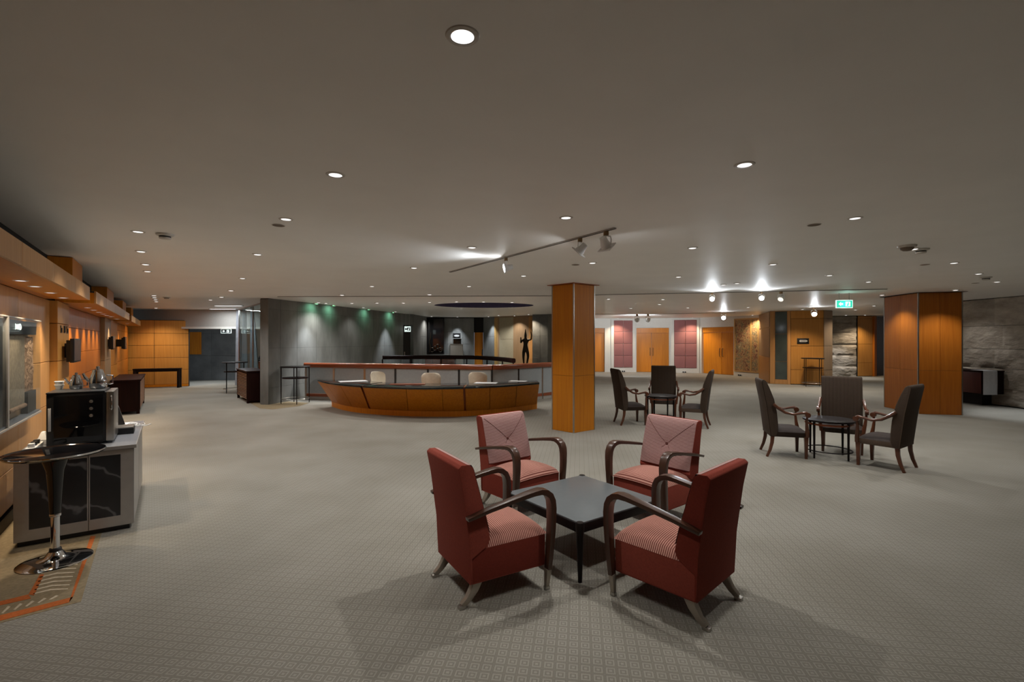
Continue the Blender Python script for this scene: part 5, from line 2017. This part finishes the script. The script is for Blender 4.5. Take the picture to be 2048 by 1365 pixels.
# ------------------------------------------------------------------ left foreground: pedestal table
tx, ty = -3.32, 3.49
o = thing('pedestal_table', 'round gloss black pedestal table on a chrome foot in the left foreground', 'table', (tx, ty, 0))
MB().lathe([(.06, .755), (.18, .762), (.272, .776), (.284, .790), (.281, .797), (.272, .793), (.258, .786), (.001, .786)], 56, cap1=False).build('table_top', 'gloss_black', o, world=False, ang=50)
MB().lathe([(.281, .7975), (.2855, .791), (.281, .786)], 56, cap0=False, cap1=False).build('edge_trim', 'chrome', o, world=False)
MB().lathe([(.032, .34), (.040, .50), (.052, .66), (.075, .735), (.14, .764)], 28).build('stem', 'gloss_black', o, world=False)
MB().lathe([(.030, .325), (.034, .33), (.034, .345), (.030, .35)], 24).build('collar', 'chrome', o, world=False)
MB().lathe([(.026, .08), (.026, .325)], 24).build('pole', 'chrome', o, world=False)
MB().lathe([(.036, .075), (.034, .095), (.027, .10)], 24).build('gasket', 'satin_black', o, world=False)
MB().lathe([(.207, 0), (.210, .006), (.195, .014), (.12, .024), (.06, .040), (.038, .075)], 56).build('base', 'chrome', o, world=False, ang=50)

# ------------------------------------------------------------------ coffee counter
CA = Vector((-3.23, 4.10))
cu, cnn = U.copy(), NL.copy()
CW = .73


def ct(s, t):
    """s along the wall, t towards the wall from the room corner"""
    return CA + cu * s - cnn * t


def cbx(mb, s0, s1, t0, t1, z0, z1):
    return mb.prism([ct(s0, t0), ct(s1, t0), ct(s1, t1), ct(s0, t1)], z0, z1)


def counter_unit(label, s0, s1, inset=0.0):
    o_ = thing('counter_cabinet', label, 'cabinet', (*ct(s0, CW / 2), 0), 0, 'aluminium framed counter cabinets')
    t0, t1 = inset, CW
    cbx(MB(), s0 + .03, s1 - .01, t0 + .03, t1 - .02, 0, .04).build('plinth', 'satin_black', o_, smooth=False)
    cbx(MB(), s0 + .016, s1, t0 + .016, t1, .04, .69).build('body', 'alu', o_, smooth=False)
    half = (t0 + t1) / 2
    fr = .085
    for a, b in ((t0, t1 * .40), (t1 * .40, t1)):
        # end face towards the camera: two framed doors
        ld_, rd_ = (a + .003, b - .003)
        zt, zb = .685, .045
        d_ = cbx(MB(), s0 + .004, s0 + .0155, ld_, rd_, zb, zt).build('door', 'marble', o_, smooth=False)
        L_ = fr if a == t0 else 0.006
        R_ = fr if b == t1 else 0.006
        for x0, x1, z0, z1 in ((ld_, ld_ + L_, zb, zt), (rd_ - R_, rd_, zb, zt), (ld_ + L_, rd_ - R_, zb, zb + fr), (ld_ + L_, rd_ - R_, zt - .04, zt)):
            cbx(MB(), s0, s0 + .004, x0, x1, z0, z1).build('door_frame', 'alu', d_, smooth=False)
    cbx(MB(), s0 + .02, s1 - .004, t0, t0 + .015, .05, .68).build('side_panel', 'alu', o_, smooth=False)
    return o_


counter_unit('aluminium framed black marble cabinet at the near end of the left counter', 0.0, .80)
counter_unit('second aluminium cabinet set back behind the black marble one on the left', .81, 1.50, 0.0)
wt_ = thing('stone_worktop', 'grey slate counter top carrying the black machine along the left wall', 'worktop', (*ct(.75, CW / 2), .69))
cbx(MB(), -.012, 1.505, -.012, CW, .691, .715).build('slab', 'counter_top', wt_, bevel=.003)
cbx(MB(), -.018, -.0125, -.018, CW, .690, .718).build('edge_strip', 'alu', wt_, smooth=False)
cbx(MB(), -.012, 1.505, -.018, -.0125, .690, .718).build('edge_strip', 'alu', wt_, smooth=False)
ZT = .7155


def local_thing(name, label, cat, s, t, z=ZT, group=None, extra=0.0):
    p = ct(s, t)
    return thing(name, label, cat, (p.x, p.y, z), math.atan2(-cnn.y, -cnn.x) + math.pi + extra, group)


# black machine: local x points from wall to room, local y along... (x = +cnn, y = +cu)
o = local_thing('coffee_machine', 'black box-shaped coffee machine with steel front edge on the left counter', 'coffee machine', .40, .36)
wd, dp, hh = .43, .40, .445
MB().box(-wd / 2, wd / 2 - .055, -dp / 2, dp / 2, .02, hh).build('body', 'satin_black', o, world=False, bevel=.006)
MB().box(-wd / 2 + .045, wd / 2 - .075, -dp / 2 - .006, -dp / 2, .035, hh - .02).build('side_panel', 'gloss_black', o, world=False, bevel=.002)
MB().box(wd / 2 - .054, wd / 2, -dp / 2 - .004, dp / 2 + .004, .02, hh + .002).build('front_door', 'steel', o, world=False, bevel=.008)
MB().tube([(wd / 2 - .018, -dp / 2 - .005, .29), (wd / 2 - .018, -dp / 2 - .02, .30), (wd / 2 - .018, -dp / 2 - .02, .40), (wd / 2 - .018, -dp / 2 - .005, .41)], .006, 6).build('handle', 'chrome', o, world=False)
MB().box(-wd / 2 + .012, -wd / 2 + .03, -dp / 2 - .012, -dp / 2 - .001, .14, .33).build('handle', 'white_plastic', o, world=False, bevel=.003)
MB().box(-wd / 2 - .002, wd / 2 - .06, -dp / 2 - .004, dp / 2, hh, hh + .012).build('top_tray', 'dark_steel', o, world=False, bevel=.003)
for k in range(3):
    kb = MB().lathe([(.006, .0), (.013, .002), (.012, .012), (.008, .014)], 14)
    kb.v = [(x + wd / 2 - .15, -dp / 2 - .006 - z, y + .37 - .06 * k) for x, y, z in kb.v]
    kb.build('knob', 'steel', o, world=False)
for sx in (-.17, .12):
    for sy in (-.16, .16):
        MB().lathe([(.016, 0), (.018, .02)], 12, (sx, sy)).build('foot', 'satin_black', o, world=False)

# silver coffee pots behind it, on top tray


def pot(label, dx, dy, s):
    o_ = local_thing('coffee_pot', label, 'coffee pot', .40 + dy, .36 - dx, ZT + hh + .0125, 'silver pots')
    MB().lathe([(.040 * s, 0), (.048 * s, .01 * s), (.050 * s, .05 * s), (.038 * s, .095 * s), (.030 * s, .115 * s)], 22).build('body', 'chrome', o_, world=False)
    MB().lathe([(.032 * s, .115 * s), (.028 * s, .128 * s), (.010 * s, .135 * s), (.012 * s, .150 * s), (.002, .155 * s)], 18).build('lid', 'chrome', o_, world=False)
    MB().tube([(.045 * s, 0, .09 * s), (.080 * s, 0, .085 * s), (.078 * s, 0, .03 * s), (.048 * s, 0, .025 * s)], .006 * s, 6).build('handle', 'chrome', o_, world=False)
    MB().tube([(-.045 * s, 0, .05 * s), (-.068 * s, 0, .08 * s), (-.078 * s, 0, .105 * s)], [.012 * s, .009 * s, .007 * s], 8).build('spout', 'chrome', o_, world=False)


pot('taller silver coffee pot on top of the black machine', .08, .10, 1.3)
pot('shorter silver pot left of the taller one on the black machine', -.07, .13, .95)
o = local_thing('cup_stack', 'white cups standing at the back of the black machine top', 'cup', (.40 + .16), .36 + .185, ZT + hh + .0125)
for k in range(2):
    MB().lathe([(.022, .0 + k * .03), (.034, .04 + k * .03), (.032, .042 + k * .03), (.020, .004 + k * .03)], 18).build('cup', 'white_plastic', o, world=False)
# tablet on a stand, card reader, cables, papers
o = local_thing('tablet_stand', 'white-edged tablet on a bent stand behind the black machine', 'tablet', .92, .16, extra=R(62))
a_ = R(-18)
MB().loft([(-.10, .0, .03), (.10, .0, .03), (.10, .012, .03), (-.10, .012, .03)], [(-.10, .09, .30), (.10, .09, .30), (.10, .102, .30), (-.10, .102, .30)]).build('case', 'white_plastic', o, world=False, bevel=.003)
MB().loft([(-.088, -.002, .045), (.088, -.002, .045), (.088, .0035, .045), (-.088, .0035, .045)], [(-.088, .080, .285), (.088, .080, .285), (.088, .0855, .285), (-.088, .0855, .285)]).build('screen', 'gloss_black', o, world=False, smooth=False)
MB().tube([(-.06, -.06, .008), (-.06, .02, .012), (-.06, .10, .16), (.06, .10, .16), (.06, .02, .012), (.06, -.06, .008)], .008, 6).build('stand', 'white_plastic', o, world=False)
o = local_thing('card_reader', 'low black printer with silver top beside the black machine', 'printer', .72, .105)
MB().box(-.075, .075, -.10, .10, 0, .055).build('body', 'satin_black', o, world=False, bevel=.005)
MB().box(-.07, .07, -.095, .095, .0551, .066).build('lid', 'steel', o, world=False, bevel=.003)
o = local_thing('paper_sheet', 'white sheets lying at the far end of the left counter', 'paper', 1.22, .25)
MB().box(-.20, .18, -.15, .15, 0, .012).build('stack', 'paper', o, world=False, bevel=.002)
o = local_thing('cable', 'tangled white cable on the far end of the left counter', 'cable', 1.24, .10)
pts = []
rnd = random.Random(5)
for k in range(26):
    a = k * .75
    pts.append((.07 * math.cos(a) * (1 + .35 * math.sin(k * 1.3)) + .004 * k, .08 * math.sin(a) - .004 * k - .13, .018 + .008 * (k % 3)))
MB().tube(pts, .0045, 5).build('cord', 'white_plastic', o, world=False)
o = local_thing('power_strip', 'white power strip with plugs at the wall side of the left counter', 'power strip', .18, .64)
MB().box(-.03, .03, -.16, .16, 0, .045).build('body', 'white_plastic', o, world=False, bevel=.005)
for k in range(3):
    MB().box(-.018, .018, -.13 + k * .09, -.08 + k * .09, .0452, .075).build('plug', 'satin_black' if k else 'white_plastic', o, world=False, bevel=.004)
o = local_thing('cable', 'loose black cable coiled beside the power strip on the left counter', 'cable', .09, .50)
pts = [(.05 * math.cos(k * .7) - .03, .055 * math.sin(k * .7) + .005, .006 + .003 * (k % 3)) for k in range(15)]
MB().tube(pts, .004, 5).build('cord', 'satin_black', o, world=False)
o = local_thing('napkin_box', 'white napkin box left of the black machine', 'box', .45, .63)
MB().box(-.04, .04, -.06, .06, 0, .05).build('box', 'white_plastic', o, world=False, bevel=.003)
MB().loft([(-.03, -.05, .05), (.03, -.05, .05), (.03, .05, .05), (-.03, .05, .05)], [(-.012, -.02, .11), (.012, -.02, .11), (.012, .02, .11), (-.012, .02, .11)]).build('napkin', 'paper', o, world=False, bevel=.004)

# ------------------------------------------------------------------ display case on the left wall
p0 = lw(-.2, .02)
o = thing('display_case', 'glass-fronted display case with woven scroll on the left wall', 'display case', (p0.x, p0.y, .92))
T0_, T1_ = -1.8, 0.98
lbox(MB(), T0_, T1_, .002, .012, .90, 1.78).build('back_panel', 'tan', o, smooth=False)
lbox(MB(), T0_, T1_, .012, .085, .90, .915).build('floor_shelf', 'counter_top', o, smooth=False)
lbox(MB(), -.20, .90, .012, .072, 1.66, 1.78).build('header', 'dark_steel', o, smooth=False)
lbox(MB(), T0_, T1_, .086, .092, .90, 1.795).build('glass_pane', 'case_glass', o, smooth=False)
lbox(MB(), T0_, T1_, .080, .098, .885, .90).build('edge_strip', 'alu', o, smooth=False)
lbox(MB(), T0_, T1_, .080, .098, 1.795, 1.805).build('edge_strip', 'alu', o, smooth=False)
lbox(MB(), -.255, -.22, .04, .100, .90, 1.795).build('corner_post', 'alu', o, smooth=False)
lbox(MB(), -1.2, -.31, .012, .080, .92, 1.78).build('side_block', 'dark_steel', o, smooth=False)
lbox(MB(), T1_ - .012, T1_, .012, .085, .90, 1.795).build('end_pane', 'case_glass', o, smooth=False)
# emblem on the header
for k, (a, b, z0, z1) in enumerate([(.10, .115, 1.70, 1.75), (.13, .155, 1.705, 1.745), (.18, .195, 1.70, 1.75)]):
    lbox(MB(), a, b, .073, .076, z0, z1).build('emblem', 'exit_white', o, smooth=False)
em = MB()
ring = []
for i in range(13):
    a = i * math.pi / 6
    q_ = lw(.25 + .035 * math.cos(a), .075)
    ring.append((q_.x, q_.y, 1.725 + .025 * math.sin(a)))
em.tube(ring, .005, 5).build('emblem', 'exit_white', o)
# woven scroll and relief slab inside
sv = thing('woven_scroll', 'grey-brown woven scroll hanging inside the left wall display case', 'scroll', (*lw(.27, .05), .98))
lbox(MB(), -.02, .53, .045, .055, 1.02, 1.655).build('sheet', 'scroll', sv, smooth=False)
pA, pB = lw(-.025, .05), lw(.535, .05)
MB().tube([(pA.x, pA.y, 1.005), (pB.x, pB.y, 1.005)], .022, 10).build('bottom_roll', 'bark', sv)
sl = thing('relief_slab', 'reddish brown relief slab beside the scroll in the display case', 'relief', (*lw(.8, .05), .95))
rough_block(sl, lw(.60, .02), lw(.94, .02), 1.12, 1.64, NL, 'bark', nx=6, nz=10, seed=9, amp=.012, base=.03)
lbox(MB(), .60, .94, .02, .065, .917, 1.118).build('dark_base', 'dark_steel', sl, smooth=False)
o = thing('white_bag', 'crumpled white bundle on the floor of the display case', 'bundle', (*lw(-.115, .045), .916))
bd = MB()
vs, fs = [], []
rnd = random.Random(2)
for j in range(6):
    for i in range(12):
        a = 2 * math.pi * i / 12
        r_ = .032 * math.sin((j + .6) / 6.2 * math.pi) ** .6 * (1 + rnd.uniform(-.12, .12))
        if j == 0:
            r_ = .026
        vs.append((r_ * math.cos(a), r_ * .75 * math.sin(a), .14 * j / 5))
for j in range(5):
    for i in range(12):
        k = (i + 1) % 12
        fs.append((j * 12 + i, j * 12 + k, (j + 1) * 12 + k, (j + 1) * 12 + i))
fs += [tuple(range(11, -1, -1)), tuple(range(60, 72))]
bd.add(vs, fs).build('cloth', 'cloth', o, world=False, ang=80)


# wall monitors
def monitor(label, t, p, w_, z0, z1):
    c = lw(t + w_ / 2, p)
    o_ = thing('wall_monitor', label, 'monitor', (c.x, c.y, z0), 0, 'wall monitors on the left')
    lbox(MB(), t, t + w_, p - .04, p, z0, z1).build('case', 'satin_black', o_, bevel=.004)
    lbox(MB(), t + .015, t + w_ - .015, p, p + .002, z0 + .02, z1 - .015).build('screen', 'screen', o_, smooth=False)
    lbox(MB(), t + w_ * .35, t + w_ * .65, .072, p - .041, z0 + .06, z1 - .06).build('bracket', 'satin_black', o_, smooth=False)
    lbox(MB(), t + .02, t + .05, p - .075, p - .041, z0 + .01, z1 - .02).build('speaker_strip', 'satin_black', o_, smooth=False)


monitor('black wall monitor on a bracket on the near wood pilaster', 2.28, .185, .55, 1.33, 1.63)
monitor('small dark wall monitor on the middle metal-edged pilaster', 7.45, .17, .50, 1.42, 1.70)
monitor('black wall monitor on the far wood pilaster', 9.3, .26, .55, 1.40, 1.70)
# restroom style pictograms on the pilaster
o = thing('wall_pictogram', 'small bronze pictograms on the near wood pilaster above the monitor', 'sign', (*lw(2.5, .071), 1.70))
for k, t in enumerate((2.20, 2.42, 2.62)):
    lbox(MB(), t, t + .10, .071, .077, 1.70, 1.71).build('pictogram', 'bronze', o, smooth=False)
    lbox(MB(), t, t + .02, .071, .077, 1.71, 1.79).build('pictogram', 'bronze', o, smooth=False)
    lbox(MB(), t + .07, t + .10, .071, .077, 1.71, 1.76 + .03 * (k % 2)).build('pictogram', 'bronze', o, smooth=False)

# ------------------------------------------------------------------ right wall: floating counter with cloth
o = thing('wall_counter', 'dark red wall-mounted counter under the rough stone wall on the right', 'counter', (11.75, 12.35, .29))
MB().box(11.47, 11.99, 11.70, 13.2, .30, .845).build('body', 'mahogany', o, smooth=False)
for ya, yb in ((11.72, 12.20), (12.21, 12.70), (12.71, 13.19)):
    MB().box(11.45, 11.469, ya, yb, .31, .83).build('front_panel', 'dark_red', o, bevel=.003)
MB().box(11.44, 11.99, 11.68, 13.2, .846, .875).build('top', 'mahogany', o, bevel=.003)
MB().box(11.75, 11.99, 12.0, 13.1, 0, .30).build('foot', 'dark_gap', o, smooth=False)
cl = MB()
vs, fs = [], []
prof = [(11.98, .879), (11.80, .879), (11.674, .879), (11.664, .86), (11.661, .60), (11.664, .29)]
for j, (y, z) in enumerate(prof):
    for i in range(9):
        vs.append((11.45 + .34 * i / 8, y + (.005 * math.sin(i * 2.1) if j > 2 else 0), z))
for j in range(len(prof) - 1):
    for i in range(8):
        a = j * 9 + i
        fs.append((a, a + 1, a + 10, a + 9))
o = cl.add(vs, fs).build('white_cloth', 'cloth', ang=70)
sd = o.modifiers.new('solid', 'SOLIDIFY')
sd.thickness = .004
sd.offset = 0
tag(o, 'white cloth hanging over the front of the dark red wall counter', 'cloth')

# floor sockets along the white wall
for xp, (a, b), inn_, lab in ((1246, (PA, PB), iA, 'small black cable plug box on the skirting under the left rose panel'),
                              (1368, (PB, PC), iB, 'white and black plug box on the skirting under the right rose panel'),
                              (1483, (PD, PE), iD, 'pair of black plugs on the white skirting under the mural')):
    p = lerp(a, b, on_ray(a, b, xp)) + inn_ * .085
    o = thing('plug_box', lab, 'socket', (p.x, p.y, 0), math.atan2((b - a).y, (b - a).x), 'plug boxes on the skirting')
    MB().box(-.09, .09, -.02, .02, 0, .09).build('body', 'white_plastic', o, world=False, bevel=.004)
    for sx in (-.05, .05):
        MB().box(sx - .03, sx + .03, -.05, -.021, .02, .08).build('plug', 'satin_black', o, world=False, bevel=.004)
